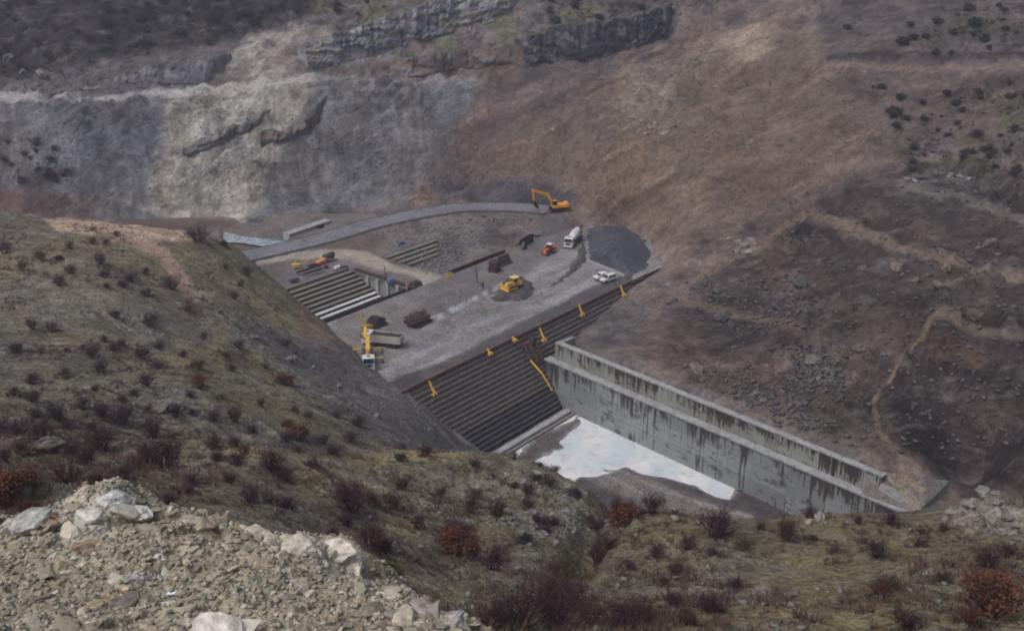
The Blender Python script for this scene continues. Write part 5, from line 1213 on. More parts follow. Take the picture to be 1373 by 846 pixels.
# ------------------------------------------------------------------ vehicles and plant
def wheel(par, x, y, r, w, rimmat=None):
    m = MB(); m.tube([(x, y - w / 2, r), (x, y + w / 2, r)], r, 14); o = m.build('wheel', black_mat, par)
    m = MB(); sgn = 1 if y > 0 else -1; yy = y + sgn * w / 2; m.tube([(x, yy - sgn * .02, r), (x, yy + sgn * .025, r)], r * .55, 10); m.build('rim', rimmat or steel_mat, o); return o
def face_dir(dx, dy): return math.atan2(dy, dx)
def truck_cab(par, x, mat, wdt=2.45, zb=.75, h=2.15, ln=1.9):
    m = MB(); m.prism([(x, zb), (x + ln, zb), (x + ln + .05, zb + h * .45), (x + ln - .22, zb + h * .92), (x + ln - .4, zb + h), (x, zb + h)], -wdt / 2, wdt / 2); c = m.build('cab', mat, par, bevel=.05)
    m = MB(); m.add([(x + ln + .075, -wdt / 2 + .12, zb + h * .47), (x + ln + .075, wdt / 2 - .12, zb + h * .47), (x + ln - .19, wdt / 2 - .2, zb + h * .9), (x + ln - .19, -wdt / 2 + .2, zb + h * .9)], [(0, 1, 2, 3)])
    m.add([(x + ln + .02, -wdt / 2 + .12, zb + h * .47), (x + ln + .02, wdt / 2 - .12, zb + h * .47), (x + ln - .24, wdt / 2 - .2, zb + h * .9), (x + ln - .24, -wdt / 2 + .2, zb + h * .9)], [(3, 2, 1, 0)]); m.build('windscreen', glass_mat, c)
    for s in (-1, 1):
        m = MB(); m.prism([(x + .55, zb + h * .5), (x + ln - .12, zb + h * .5), (x + ln - .36, zb + h * .86), (x + .55, zb + h * .86)], s * wdt / 2 - .03, s * wdt / 2 + .025); m.build('side_window', glass_mat, c)
        m = MB(); m.box((x + ln - .05, s * (wdt / 2 + .1) - .08, zb + h * .55), (x + ln + .08, s * (wdt / 2 + .1) + .08, zb + h * .85)); m.build('mirror', black_mat, c)
        m = MB(); m.box((x + ln + .03, s * .85 - .22, zb + .08), (x + ln + .1, s * .85 + .22, zb + .3)); m.build('headlight', sill_mat, c)
    m = MB(); m.box((x + ln - .1, -wdt / 2, zb - .35), (x + ln + .16, wdt / 2, zb + .04)); m.build('bumper', mat, par, bevel=.03)
    m = MB(); m.box((x + ln + .04, -.6, zb + .25), (x + ln + .085, .6, zb + h * .36)); m.build('grille', black_mat, c)
    m = MB(); m.box((x + .6, -.3, zb + h), (x + 1.1, .3, zb + h + .08)); m.build('roof_hatch', glass_mat, c)
def chassis(par, x0, x1):
    m = MB(); m.box((x0, -.5, .62), (x1, .5, .95)); m.box((x0, -1.1, .55), (x0 + .15, 1.1, .8)); m.build('chassis', black_mat, par)
def axles(par, xs_, r=.52, w=.34, track=1.02):
    for x in xs_:
        for s in (-1, 1): wheel(par, x, s * track, r, w)
# mixer truck
p = at_z(769, 327, .05)
T = empty('mixer_truck', p, face_dir(-.38, -.92), 'white concrete mixer truck with white drum facing the camera near the gravel heap', 'truck')
chassis(T, -4.6, 4.4); truck_cab(T, 2.6, white_mat); axles(T, [3.6, 1.7, -2.0, -3.4])
m = MB(); a = Vector((2.0, 0, 1.9)); b = Vector((-4.3, 0, 3.3)); prof = [(0, .35), (.06, .8), (.22, 1.12), (.45, 1.2), (.62, 1.12), (.85, .75), (1, .5)]
m.tube([a.lerp(b, t_) for t_, _ in prof], [r_ for _, r_ in prof], 18); dr_ = m.build('drum', white_mat, T, smooth=True)
m = MB()
for t_ in (.3, .55, .8):
    c = a.lerp(b, t_); rr_ = np.interp(t_, [q[0] for q in prof], [q[1] for q in prof]); d_ = (b - a).normalized() * .05; m.tube([c - d_, c + d_], rr_ + .03, 18)
m.build('drum_band', sill_mat, dr_)
m = MB(); m.box((-5.0, -.6, 3.1), (-4.0, .6, 3.9), taper=(-.2, -.1, -.15, -.15)); m.build('hopper', steel_mat, T)
m = MB(); m.bar((-4.5, 0, 2.6), (-5.4, .5, 1.5), .5, .12); m.build('chute', steel_mat, T)
m = MB(); m.box((-4.4, -.9, .95), (-4.1, -.7, 3.0)); m.box((-4.4, .7, .95), (-4.1, .9, 3.0)); m.box((1.7, -1.0, .95), (2.1, 1.0, 2.1)); m.build('drum_stand', steel_mat, T)
m = MB(); m.tube([(2.25, -1.2, 2.55), (2.25, .1, 2.55)], .33, 12); m.build('water_tank', white_mat, T, smooth=True)
m = MB(); m.tube([(2.4, -1.15, 1), (2.4, -1.15, 3.4)], .09, 8); m.build('exhaust', black_mat, T)
for s in (-1, 1): m = MB(); m.box((-4.0, s * 1.22 - .05, 1.12), (-1.4, s * 1.22 + .05, 1.25)); m.build('mudguard', black_mat, T)
# dump truck
p = at_z(513, 463, .05)
T = empty('dump_truck', p, face_dir(-.97, .22), 'white dump truck loaded with dark material beside the mobile crane', 'truck')
chassis(T, -4.2, 4.0); truck_cab(T, 2.3, white_mat); axles(T, [3.3, 1.6, -1.6, -3.0])
grime_mat = plain('grimy_body', col(176,172,160), rough=.7, var=.2, scale=1.2, bstr=.1, dirt=(col(120,112,100), .6))
m = MB(); W_ = 1.25; xa, xb = -4.3, 2.1
for s in (-1, 1): m.prism([(xa, 1.15), (xb, 1.15), (xb, 2.75), (xa - .15, 2.75)], s * W_ - .05, s * W_ + .05)
m.box((xb - .05, -W_, 1.15), (xb + .06, W_, 3.0)); m.box((xa, -W_, 1.05), (xb, W_, 1.2)); m.prism([(xa - .1, 1.15), (xa + .02, 1.15), (xa - .13, 2.7), (xa - .25, 2.7)], -W_, W_); bd = m.build('tipper_body', grime_mat, T)
for k in range(6): 
    for s in (-1, 1): m = MB(); m.box((xa + .5 + k * 1.05, s * W_ + s * .05 - .04, 1.15), (xa + .62 + k * 1.05, s * W_ + s * .05 + .04, 2.7)); m.build('rib', grime_mat, bd)
gx_, gy_ = np.meshgrid(np.linspace(xa - .05, xb - .1, 22), np.linspace(-W_ + .06, W_ - .06, 10)); gz_ = 2.35 + .35 * np.cos(gy_ / W_ * 1.4) + .2 * fbm(gx_ * 1.3, gy_ * 1.3, 3)
o = grid_mesh('load', None, None, gz_, None, gravel_mat, np.zeros(gx_.shape + (3,)) + np.array(col(62,58,60)), P=(gx_, gy_)); o.parent = T
# truck-mounted crane
p = at_z(494, 486, .05)
T = empty('crane_truck', p, face_dir(.16, -.98), 'white-cabbed truck crane with yellow folded boom and outriggers out', 'crane')
chassis(T, -4.8, 4.2); truck_cab(T, 2.4, white_mat); axles(T, [3.4, -2.2, -3.5])
m = MB(); m.box((-4.6, -1.15, .95), (1.9, 1.15, 1.3)); m.build('bed', steel_mat, T)
m = MB(); m.box((.8, -.55, 1.3), (1.9, .55, 2.6), taper=(.1, .1, .1, .1)); m.tube([(1.35, 0, 2.5), (1.35, 0, 3.3)], .4, 10); m.build('turret', yellow_mat, T, bevel=.03)
m = MB(); m.bar((1.5, 0, 3.2), (-2.6, .15, 4.4), .85, .8); bo = m.build('boom', yellow_mat, T, bevel=.04)
m = MB(); m.bar((-2.5, -.35, 4.3), (-6.4, -.2, 4.9), .7, .7); m.build('jib', yellow_mat, bo, bevel=.04)
m = MB(); m.tube([(1.0, 0, 2.4), (-1.0, .05, 3.55)], .14, 8); m.build('ram', steel_mat, bo)
m = MB(); m.box((-6.9, -.45, 4.6), (-6.3, .1, 5.2)); m.build('boom_head', sill_mat, bo)
for x in (.6, -4.4):
    for s in (-1, 1):
        m = MB(); m.box((x - .15, min(s * 1.1, s * 3.1), 1.0), (x + .15, max(s * 1.1, s * 3.1), 1.25)); og = m.build('outrigger', yellow_mat, T)
        m = MB(); m.box((x - .12, s * 3.0 - .12, .06), (x + .12, s * 3.0 + .12, 1.1)); m.box((x - .35, s * 3.0 - .35, 0), (x + .35, s * 3.0 + .35, .08)); m.build('jack', steel_mat, og)
# two white cars
def car(p, ang, lab, van):
    T = empty('parked_car', p, ang, lab, 'car', 'white cars parked by the gravel heap')
    roof = [(-2.15, .95), (-2.05, 1.72), (.35, 1.75), (1.0, 1.08)] if van else [(-1.95, .95), (-1.5, 1.5), (.25, 1.52), (1.0, 1.02)]
    m = MB(); m.prism([(-2.2, .35), (2.15, .35), (2.2, .72), (2.05, .92), (1.0, 1.06), (-2.2, 1.0)], -.86, .86); bd = m.build('body', white_mat, T, bevel=.05)
    m = MB(); m.prism(roof, -.78, .78); cb = m.build('roof', white_mat, T, bevel=.04)
    (ax, az), (bx_, bz), (cx_, cz), (dx_, dz) = roof
    m = MB(); m.add([(dx_ + .03, -.68, dz + .06), (dx_ + .03, .68, dz + .06), (cx_ + .1, .66, cz - .08), (cx_ + .1, -.66, cz - .08)], [(0, 1, 2, 3)]); m.build('windscreen', glass_mat, cb)
    m = MB(); m.add([(ax - .03, -.66, az + .12), (ax - .03, .66, az + .12), (bx_ - .03, .62, bz - .12), (bx_ - .03, -.62, bz - .12)], [(0, 1, 2, 3)]); m.build('rear_window', glass_mat, cb)
    for s in (-1, 1):
        m = MB(); m.prism([(ax + .25, az + .15), (bx_ + .2, bz - .14), (-.95, bz - .14), (-.95, az + .15)], s * .79 - .01, s * .79 + .012); m.build('side_window', glass_mat, cb)
        m = MB(); m.prism([(-.85, az + .15), (-.85, bz - .14), (cx_ - .05, cz - .14), (dx_ - .2, dz + .08)], s * .79 - .01, s * .79 + .012); m.build('side_window', glass_mat, cb)
        m = MB(); m.box((2.1, s * .62 - .16, .68), (2.2, s * .62 + .16, .84)); m.build('headlight', sill_mat, bd)
        for x in (-1.35, 1.35): wheel(T, x, s * .78, .34, .22)
    m = MB(); m.box((2.12, -.7, .36), (2.26, .7, .56)); m.build('bumper', steel_mat, bd)
car(at_z(806, 373.5, .06), face_dir(-.78, -.62), 'white hatchback parked farther from the dam edge, partly hidden', False)
car(at_z(815, 377, .06), face_dir(-.78, -.62), 'white boxy van-like car parked nearest the dam edge', True)
# bulldozer
p = at_z(687, 387, .28)
T = empty('bulldozer', p, face_dir(-.80, -.60), 'yellow bulldozer with pale canopy on a dark mound of fill', 'bulldozer')
pale_y = plain('pale_yellow_paint', col(226,196,120), rough=.5, var=.1, bstr=0)
for s in (-1, 1):
    m = MB(); m.prism([(-1.9, .35), (-1.6, .02), (1.5, .02), (1.9, .4), (1.6, .85), (-1.6, .9)], s * 1.0 - .28, s * 1.0 + .28); m.build('track', black_mat, T, bevel=.04)
    m = MB(); m.bar((-.6, s * 1.35, .45), (2.3, s * 1.35, .4), .15, .25); m.build('push_arm', yellow_mat, T)
m = MB(); m.box((-1.7, -.72, .6), (.2, .72, 1.5)); m.box((.2, -.6, .6), (1.95, .6, 1.75), taper=(0, .15, .08, .08)); m.build('body', yellow_mat, T, bevel=.05)
m = MB(); m.prism([(2.25, .05), (2.6, .1), (2.42, .6), (2.5, 1.25), (2.3, 1.3), (2.2, .6)], -1.75, 1.75); m.build('blade', yellow_mat, T)
m = MB(); m.box((-1.6, -.85, 2.75), (.35, .85, 2.92)); cn = m.build('canopy', pale_y, T, bevel=.03)
m = MB(); [m.box((x - .06, y - .06, 1.4), (x + .06, y + .06, 2.76)) for x in (-1.45, .2) for y in (-.72, .72)]; m.build('post', yellow_mat, cn)
m = MB(); m.box((-1.2, -.35, 1.5), (-.6, .35, 2.1)); m.build('seat', black_mat, T)
m = MB(); m.box((-2.7, -.6, .7), (-1.7, .6, 1.55), taper=(.2, 0, .1, .1)); m.build('fuel_tank', pale_y, T, bevel=.04)
m = MB(); m.tube([(1.2, .2, 1.7), (1.2, .2, 2.5)], .08, 8); m.build('exhaust', black_mat, T)
m = MB(); m.bar((-2.6, 0, .9), (-3.3, 0, .15), .25, .5); m.build('ripper', steel_mat, T)
# orange tractor
p = at_z(735.5, 340, .05)
T = empty('orange_tractor', p, face_dir(-.5, -.86), 'orange tractor with white-roofed cab and rear tool near the mixer truck', 'tractor')
m = MB(); m.box((.2, -.42, .8), (2.3, .42, 1.55), taper=(0, .2, .08, .08)); m.build('hood', orange_mat, T, bevel=.05)
m = MB(); m.box((2.25, -.5, .5), (2.55, .5, 1.1)); m.build('front_weight', orange_mat, T, bevel=.03)
m = MB(); m.box((-1.3, -.7, 1.2), (.2, .7, 2.45), taper=(.1, .15, .08, .08)); cb = m.build('cab', glass_mat, T, bevel=.03)
m = MB(); m.box((-1.35, -.8, 2.45), (.2, .8, 2.62)); m.build('roof', white_mat, cb, bevel=.03)
m = MB(); m.box((-1.6, -.5, .6), (.3, .5, 1.2)); m.build('chassis', steel_mat, T)
for s in (-1, 1): 
    wheel(T, -.8, s * .95, .8, .45, orange_mat); wheel(T, 1.7, s * .85, .5, .35, orange_mat)
    m = MB(); m.box((-1.6, s * .95 - .25, 1.65), (-.1, s * .95 + .25, 1.72)); m.build('fender', orange_mat, T)
m = MB(); m.bar((-1.6, 0, .8), (-2.6, 0, 1.3), .3, .3); m.box((-3.1, -.8, .6), (-2.5, .8, 1.4)); m.build('rear_tool', orange_mat, T, bevel=.03)
# excavator on the haul road end
p = at_z(746, 283, 3.5); p[2] = 3.7
T = empty('excavator', p, face_dir(-.97, -.2), 'yellow crawler excavator with raised boom at the end of the haul road', 'excavator')
ex_y = plain('excavator_yellow', col(216,150,52), rough=.5, var=.12, bstr=0, dirt=(col(130,92,50), .4))
for s in (-1, 1): m = MB(); m.prism([(-2.1, .4), (-1.8, .03), (1.8, .03), (2.1, .4), (1.8, .85), (-1.8, .85)], s * 1.15 - .3, s * 1.15 + .3); m.build('track', black_mat, T, bevel=.04)
m = MB(); m.box((-1.0, -.9, .4), (1.0, .9, .95)); m.build('undercarriage', steel_mat, T)
m = MB(); m.box((-2.6, -1.35, 1.05), (1.4, 1.35, 1.95), taper=(.1, .1, .05, .05)); m.build('house', ex_y, T, bevel=.06)
m = MB(); m.box((-3.6, -1.35, 1.1), (-2.4, 1.35, 2.35), taper=(.3, .0, .1, .1)); m.build('counterweight', ex_y, T, bevel=.1)
m = MB(); m.box((.1, .35, 1.95), (1.5, 1.3, 3.1), taper=(.05, .3, .05, .05)); cb = m.build('cab', glass_mat, T, bevel=.03)
m = MB(); m.box((.12, .38, 3.08), (1.22, 1.27, 3.2)); m.build('cab_roof', ex_y, cb, bevel=.02)
m = MB(); m.bar((.9, -.15, 1.8), (2.9, -.15, 5.0), .55, .85); m.bar((2.75, -.15, 4.85), (7.0, -.15, 6.3), .5, .75); bo = m.build('boom', ex_y, T, bevel=.04)
m = MB(); m.bar((7.1, -.15, 6.7), (6.6, -.15, 3.2), .4, .6); st = m.build('stick', ex_y, bo, bevel=.04)
m = MB(); m.prism([(6.9, 3.2), (6.2, 3.1), (5.5, 2.0), (5.2, 1.0), (5.6, .9), (6.5, 1.6), (7.0, 2.6)], -.75, .45); m.build('bucket', black_mat, st)
m = MB(); m.tube([(1.2, -.55, 2.0), (3.4, -.5, 4.9)], .11, 8); m.tube([(3.4, -.15, 5.6), (6.8, -.15, 7.0)], .1, 8); m.build('ram', steel_mat, bo)

# ------------------------------------------------------------------ formwork brackets on the dam face
def bracket(px, py, h, lean, lab, foot=True, z=-.9, rz=0.):
    p = at_z(px, py, z); T = empty('formwork_bracket', p, math.atan2(DN[1], DN[0]) + rz, lab, 'bracket', 'yellow formwork brackets on the dam face')
    m = MB(); m.bar((-lean, 0, h), (.1, 0, 0), .28, .34); m.build('mast', yellow_mat, T)
    m = MB(); m.bar((-.25, -.45, .1), (.5, -.45, -.2), .2, .24); m.bar((-.25, .45, .1), (.5, .45, -.2), .2, .24); m.bar((.1, -.6, .05), (.1, .6, .05), .22, .22); m.build('foot_frame', yellow_mat, T)
    m = MB(); m.bar((-lean * .55, 0, h * .55), (.75, .1, .1), .16, .18); m.build('strut', yellow_mat, T)
bracket(582, 528, 2.4, 1.2, 'yellow formwork bracket nearest the near end of the dam crest', z=-1.2)
bracket(729, 456, 2.6, 1.1, 'tall yellow formwork bracket just above the training wall end', z=-1.2)
bracket(780, 422, 2.4, .9, 'yellow formwork bracket midway between wall end and far crest end', z=-1.2)
bracket(836, 396, 2.4, 1.0, 'yellow formwork bracket with spread feet at the far crest end', z=-1.4)
bracket(657, 474, .9, .8, 'low folded yellow bracket lying on the crest edge left of the wall', z=-.3)
bracket(690, 456, .5, .7, 'small orange-yellow bracket lying flat on the crest formwork', z=0.0)
a = at_z(711, 483, -3.4); b = at_z(741, 524, -8.6); md = a * .55 + b * .45 + np.array([.25, -.25, .35])
T = empty('long_boom', b, 0, 'long thin yellow boom leaning against the stepped face beside the wall', 'boom')
m = MB(); m.bar(a, md, .28, .3); m.build('upper_section', yellow_mat, T, keep_world=True)
m = MB(); m.bar(md, b, .2, .22); m.build('lower_section', yellow_mat, T, keep_world=True)
# timber shuttering against the face by the wall end
T = empty('timber_shutter', at_z(718, 466, -3), 0, 'brown timber shuttering stacked against the dam face at the wall end', 'shuttering')
c0 = dam(36.0, 2.6, 0)
for k in range(9):
    m = MB(); z = -1.6 - k * .42; off = .9 + k * .30
    m.bar(dam(33.8 + .25 * (k % 3), off + 1.0, z), dam(38.4 + .3 * (k % 2), off + .9, z + .15), .2, .34); m.build('plank', timber_mat, T, keep_world=True)
for s_ in (34.2, 36.0, 37.8): m = MB(); m.bar(dam(s_, 2.1, -.6), dam(s_, 5.0, -5.4), .22, .22); m.build('post', timber_mat, T, keep_world=True)
m = MB(); m.box((-.7, -.6, 0), (.7, .6, 1.3)); M_ = m; o = M_.build('steel_frame', steel_mat, None); o.location = dam(37.5, 2.0, -1.9); o.rotation_euler = (0, .2, .9); o.parent = T; o.matrix_parent_inverse = T.matrix_basis.inverted()

# ------------------------------------------------------------------ clutter on the deck
def stack(name, px, py, n, size, mat, lab, cat, rot=0, jit=.25, part='panel', z=.05):
    T = empty(name, at_z(px, py, z), rot, lab, cat); r = random.Random(px); lx_, ly_, lz_ = size
    for k in range(n):
        m = MB(); dx_, dy_ = r.uniform(-jit, jit), r.uniform(-jit, jit); m.box((-lx_ / 2 + dx_, -ly_ / 2 + dy_, k * lz_), (lx_ / 2 + dx_, ly_ / 2 + dy_, (k + .86) * lz_)); o = m.build(part, mat, T); o.rotation_euler = (r.gauss(0, .02), r.gauss(0, .03), r.gauss(0, .12))
    return T
ang = math.atan2(DS[1], DS[0])
T = stack('formwork_pile', 560, 434, 5, (5.2, 3.0, .34), darkrust_mat, 'dark heap of stacked rusty formwork in the middle of the deck', 'formwork pile', ang, .5, 'panel')
rr_ = random.Random(8)
for k in range(14):
    m = MB(); x = -2.6 + k * .4; m.bar((x, rr_.uniform(-1.6, -1.2), rr_.uniform(.0, .5)), (x + rr_.uniform(-.4, .4), rr_.uniform(.2, 1.3), rr_.uniform(2.0, 3.0)), .16, .3); m.build('beam', timber_mat if k % 3 else steel_mat, T)
T = stack('shutter_stack', 505, 437, 3, (3.6, 2.6, .5), steel_mat, 'black covered shutter stack with a white strip beside the loaded dump truck', 'shutter stack', ang, .2)
m = MB(); m.prism([(-1.8, 1.5), (1.8, 1.5), (0, 2.3)], -1.3, 1.3); m.build('cover', black_mat, T); m = MB(); m.bar((1.9, -1.6, .9), (3.2, -1.8, .5), .2, .1); m.build('strip', white_mat, T)
T = empty('yellow_skip', at_z(492, 441, .05), .3, 'yellow skip with upright yellow post behind the dump truck', 'skip')
m = MB(); m.box((-1.1, -.7, 0), (1.1, .7, 1.0), taper=(-.2, -.2, -.1, -.1)); m.build('tub', plain('dirty_yellow', col(150,128,56), var=.3, bstr=0), T); m = MB(); m.bar((-.6, .8, 0), (-1.0, 1.2, 4.2), .25, .25); m.build('post', yellow_mat, T)
stack('formwork_crate', 663, 364, 2, (2.6, 2.2, 1.5), darkrust_mat, 'upright brown formwork crates beside the person and bulldozer', 'crate', ang + .3, .15, 'crate')
T = empty('leaning_shutter', at_z(680, 355, .05), ang, 'brown shutter panel leaning behind the formwork crates', 'shutter'); 
m = MB(); m.prism([(-2.4, .1), (2.4, .1), (2.0, .35), (-2.0, .35)], -.1, .1); m.build('base', steel_mat, T); m = MB(); m.bar((-2.0, 0, .2), (2.2, .2, .3), .2, .2); m.add([(-2.2, .3, .2), (2.2, .3, .2), (2.2, 1.4, 2.2), (-2.2, 1.4, 2.2), (-2.2, .42, .2), (2.2, .42, .2), (2.2, 1.52, 2.2), (-2.2, 1.52, 2.2)], [(0, 1, 2, 3), (7, 6, 5, 4), (0, 4, 5, 1), (1, 5, 6, 2), (2, 6, 7, 3), (3, 7, 4, 0)]); m.build('panel', darkrust_mat, T)
T = empty('steel_plate_frame', at_z(704, 333, .05), ang + .1, 'dark steel plate and wedge near the far end of the upstream rim', 'steel frame')
m = MB(); m.box((-1.0, .8, .1), (5.5, 1.0, 1.5)); m.build('plate', black_mat, T); m = MB(); m.prism([(-2.4, 0), (.4, 0), (-.8, 1.9)], -.5, .4); m.build('wedge', steel_mat, T)
T = empty('power_pole', at_z(641, 382, .0), 0, 'dark slender pole standing by the lone person on the deck', 'pole')
m = MB(); m.tube([(0, 0, -.2), (-.5, 0, 4.4)], [.12, .09], 8); m.build('shaft', black_mat, T); m = MB(); m.box((-.35, -.35, 0), (.35, .35, .25)); m.build('footing', conc_mat, T)
T = empty('thin_post', at_z(517, 374, .3), 0, 'thin dark post rising beside the pit wall', 'post')
m = MB(); m.tube([(0, 0, -.3), (-.1, 0, 3.6)], [.09, .06], 6); m.build('shaft', black_mat, T); m = MB(); m.bar((-.5, 0, 2.6), (.4, 0, 2.7), .08, .08); m.build('crossarm', black_mat, T)
# people
def person(px, py, z, rz, lab, top, trou, skin=(150,118,98), hat=None):
    P = at_z(px, py, z); T = empty('person', P, rz, lab, 'person')
    me = bpy.data.meshes.new('body'); J = [(0, 0, .95), (0, 0, 1.2), (0, .02, 1.45), (0, .02, 1.56), (0, .03, 1.68), (.11, 0, .9), (.13, .03, .5), (.13, 0, .09), (.14, .14, .05), (-.11, 0, .9), (-.15, -.05, .5), (-.15, -.08, .09), (-.16, .06, .05),
        (.2, .01, 1.42), (.27, .0, 1.14), (.24, .14, .92), (.24, .18, .84), (-.2, .01, 1.42), (-.28, -.02, 1.14), (-.27, .1, .92), (-.27, .14, .84)]
    E_ = [(0, 1), (1, 2), (2, 3), (3, 4), (0, 5), (5, 6), (6, 7), (7, 8), (0, 9), (9, 10), (10, 11), (11, 12), (2, 13), (13, 14), (14, 15), (15, 16), (2, 17), (17, 18), (18, 19), (19, 20)]
    R_ = [.15, .15, .17, .07, .105, .1, .075, .05, .045, .1, .075, .05, .045, .075, .055, .042, .04, .075, .055, .042, .04]
    me.from_pydata(J, E_, []); o = bpy.data.objects.new('body', me); link(o, T)
    sk = o.modifiers.new('skin', 'SKIN'); 
    for i, r_ in enumerate(R_): me.skin_vertices[0].data[i].radius = (r_, r_ * .85); 
    me.skin_vertices[0].data[0].use_root = True
    o.modifiers.new('sub', 'SUBSURF').levels = 1; o.modifiers['sub'].render_levels = 1
    mt, nt, N, L, b = new_mat('clothed_figure'); sx = N.new('ShaderNodeSeparateXYZ'); L.new(objco(nt), sx.inputs[0])
    k = maprange(nt, sx.outputs[2], .93, .96, 0, 1); c = mixc(nt, k, col(*trou), col(*top)); c = mixc(nt, maprange(nt, sx.outputs[2], 1.53, 1.55, 0, 1), c, col(*skin)); L.new(c, b.inputs['Base Color']); me.materials.append(mt)
    m = MB(); m.tube([(0, .03, 1.70), (0, .02, 1.78), (0, .02, 1.83)], [.125, .115, .05], 10); m.build('cap', hat or black_mat, T, smooth=True)
person(647.5, 387, .05, 2.4, 'person in dark clothes standing on the deck near the pole', (40,40,46), (34,34,40))
person(545.5, 390, .4, .5, 'person in orange jacket and pale trousers at the pit corner', (226,120,50), (200,200,200), hat=white_mat)
# upstream clutter
T = empty('yellow_pump', at_z(401, 358, .1), .3, 'yellow machine frame lying left of the dark cylinder by the tan track', 'machine')
m = MB(); m.box((-1.8, -.5, .1), (.2, .5, .9)); m.build('body', yellow_mat, T, bevel=.04); m = MB(); m.bar((-.2, 0, .5), (2.4, .8, .8), .3, .35); m.build('arm', yellow_mat, T); m = MB(); m.bar((-1.4, -.6, .2), (-.9, .6, 1.3), .2, .2); m.build('strut', yellow_mat, T)
T = empty('orange_chute', at_z(431, 352, .1), ang, 'orange trough below the dark cylinder near the stepped pit', 'chute')
m = MB(); m.prism([(-1.6, 0), (1.6, .5), (1.6, 1.0), (-1.6, .5)], -.6, .6); m.build('trough', plain('faded_orange', col(206,132,74), var=.2, bstr=0), T); m = MB(); m.bar((-1.4, 0, 0), (-4.6, -.2, .3), .7, .5); m.build('skid', darkrust_mat, T)
T = empty('steel_drum_tank', at_z(441, 348, .1), ang, 'dark horizontal steel tank on the tan track edge', 'tank')
m = MB(); m.tube([(-1.6, 0, 1.0), (-1.45, 0, 1.0), (1.45, 0, 1.0), (1.6, 0, 1.0)], [.6, .85, .85, .6], 14); m.build('shell', plain('dark_tank', col(72,62,66), var=.3, bstr=.1), T, smooth=True); m = MB(); m.box((-1.2, -.6, 0), (-.8, .6, .4)); m.box((.8, -.6, 0), (1.2, .6, .4)); m.build('cradle', steel_mat, T)
def beam(px0, py0, px1, py1, w, mat, lab, z=.35):
    a = at_z(px0, py0, z); b = at_z(px1, py1, z); T = empty('steel_beam', a, 0, lab, 'beam', 'beams lying behind the stepped pit')
    m = MB(); m.bar(a, b, w, .12); m.build('flange', mat, T, keep_world=True); m = MB(); m.bar(a + (0, 0, .2), b + (0, 0, .2), w * .4, .3); m.build('web', mat, T, keep_world=True)
beam(398, 366, 430, 356, .8, darkrust_mat, 'reddish dark beam lying under the yellow machine'); beam(407, 368, 432, 361, .7, steel_mat, 'dark grey beam nearest the pit lip'); beam(390, 378, 400, 374, .8, rust_mat, 'short rusty beam end at the left')
def tarp(px, py, c, lab, w=2.0, z=.1):
    T = empty('tarp_bundle', at_z(px, py, z), .7, lab, 'bundle'); m = MB(); m.box((-w / 2, -w * .35, 0), (w / 2, w * .35, w * .35), taper=(w * .15, w * .1, w * .1, w * .12)); m.build('cover', plain('tarp_%d' % px, col(*c), var=.2, bstr=.2), T, bevel=.08)
    m = MB(); m.bar((-w * .5, 0, .12), (w * .5, .1, .16), .1, w * .5); m.build('strap', steel_mat, T)
tarp(392, 376, (86,98,128), 'small blue bundle at the left end of the stepped pit'); tarp(437, 358, (120,52,66), 'small dark red bundle beside the dark tank', 1.4); tarp(452, 360, (196,202,206), 'small pale bundle right of the dark red bundle', 2.0); tarp(461, 361, (52,50,56), 'black bundle between pale bundle and pit parapet', 2.2)
tarp(524, 377, (92,112,156), 'blue bundle with white strip on the pit wall', 2.2, .5); tarp(557, 383, (56,54,54), 'dark scrap bundle where the track meets the deck', 3.0); tarp(537, 326, (84,104,140), 'blue bundle at the far end of the buried steps', 1.8)
T = empty('yellow_barrier', at_z(602, 374, .1), ang, 'yellow hooped frame at the near end of the dark shutter row', 'barrier')
m = MB()
for k in range(3): m.tube([(-.8 + k * .8, -.5, 0), (-.8 + k * .8, -.5, 1.4), (-.8 + k * .8, .5, 1.4), (-.8 + k * .8, .5, 0)], .09, 6)
m.build('hoop', yellow_mat, T); m = MB(); m.bar((-.9, -.5, 1.0), (.9, -.5, 1.0), .1, .12); m.build('rail', yellow_mat, T)
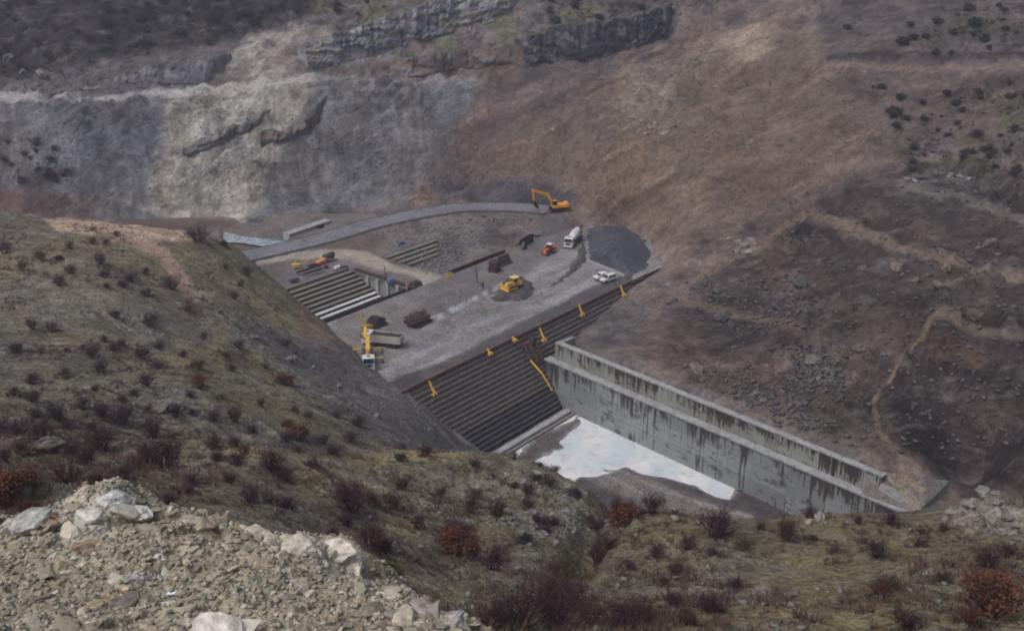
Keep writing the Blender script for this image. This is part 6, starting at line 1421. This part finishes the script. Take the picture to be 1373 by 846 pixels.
# diversion channel
T = empty('concrete_channel', at_z(412, 307, -1), 0, 'pale concrete channel wall with a dark outlet beside the haul road', 'channel')
a = at_z(384, 317, -.2); b = at_z(440, 298, -.2)
m = MB(); m.bar(a + (0, 0, -.4), b + (0, 0, -.4), 2.4, 2.2); m.build('wall', sill_mat, T, keep_world=True)
e_ = (b - a) / np.linalg.norm(b - a); q = a * .32 + b * .68; m = MB(); m.bar(q + (1.0, -1.2, -.1), q + (1.0, -1.2, -.1) + e_ * 1.8, 1.2, 1.7); m.build('outlet', black_mat, T, keep_world=True)
m = MB(); m.bar(a + (0, 0, .75), b + (0, 0, .75), 2.7, .2); m.build('coping', ledge_mat, T, keep_world=True)
T = empty('distant_machine', at_z(92, 281, -1), 0, 'tiny orange-yellow machine on the far left valley road', 'machine')
m = MB(); m.box((-1.8, -.8, .4), (1.2, .8, 1.6)); m.build('body', ex_y, T, bevel=.05); m = MB(); m.box((-.6, -.7, 1.6), (.6, .7, 2.5)); m.build('cab', glass_mat, T); m = MB(); m.bar((1.0, 0, 1.4), (3.0, 0, 2.2), .3, .4); m.build('arm', ex_y, T)
for x in (-1.2, .8):
    for s in (-1, 1): wheel(T, x, s * .8, .5, .3)
# hose across the basin
pts = [at_z(px, py, FLOOR + .75) for px, py in ((985,654),(1010,660),(1040,670),(1075,684),(1095,690))]
m = MB(); m.tube(pts, .09, 6); tag(m.build('hose', plain('teal_hose', col(60,120,112), var=.1, bstr=0)), 'thin teal hose running from the milky pool along the wall foot', 'hose')

# ------------------------------------------------------------------ winter haze in the valley
m = MB(); m.box((-248, -40, -24), (228, 440, 108)); o = m.build('haze', new_mat('haze_air')[0]); tag(o, kind='stuff')
nt = o.data.materials[0].node_tree; nt.nodes.remove(nt.nodes['Principled BSDF'])
pv_ = nt.nodes.new('ShaderNodeVolumePrincipled'); pv_.inputs['Color'].default_value = (.80, .82, 1.0, 1); pv_.inputs['Density'].default_value = .00042; pv_.inputs['Anisotropy'].default_value = .1
nt.links.new(pv_.outputs[0], nt.nodes['Material Output'].inputs['Volume'])
#print('far z max', FZ.max(), 'cliff', max((v.co.z for ob in bpy.data.objects if 'cliff' in ob.name for v in ob.data.vertices)))
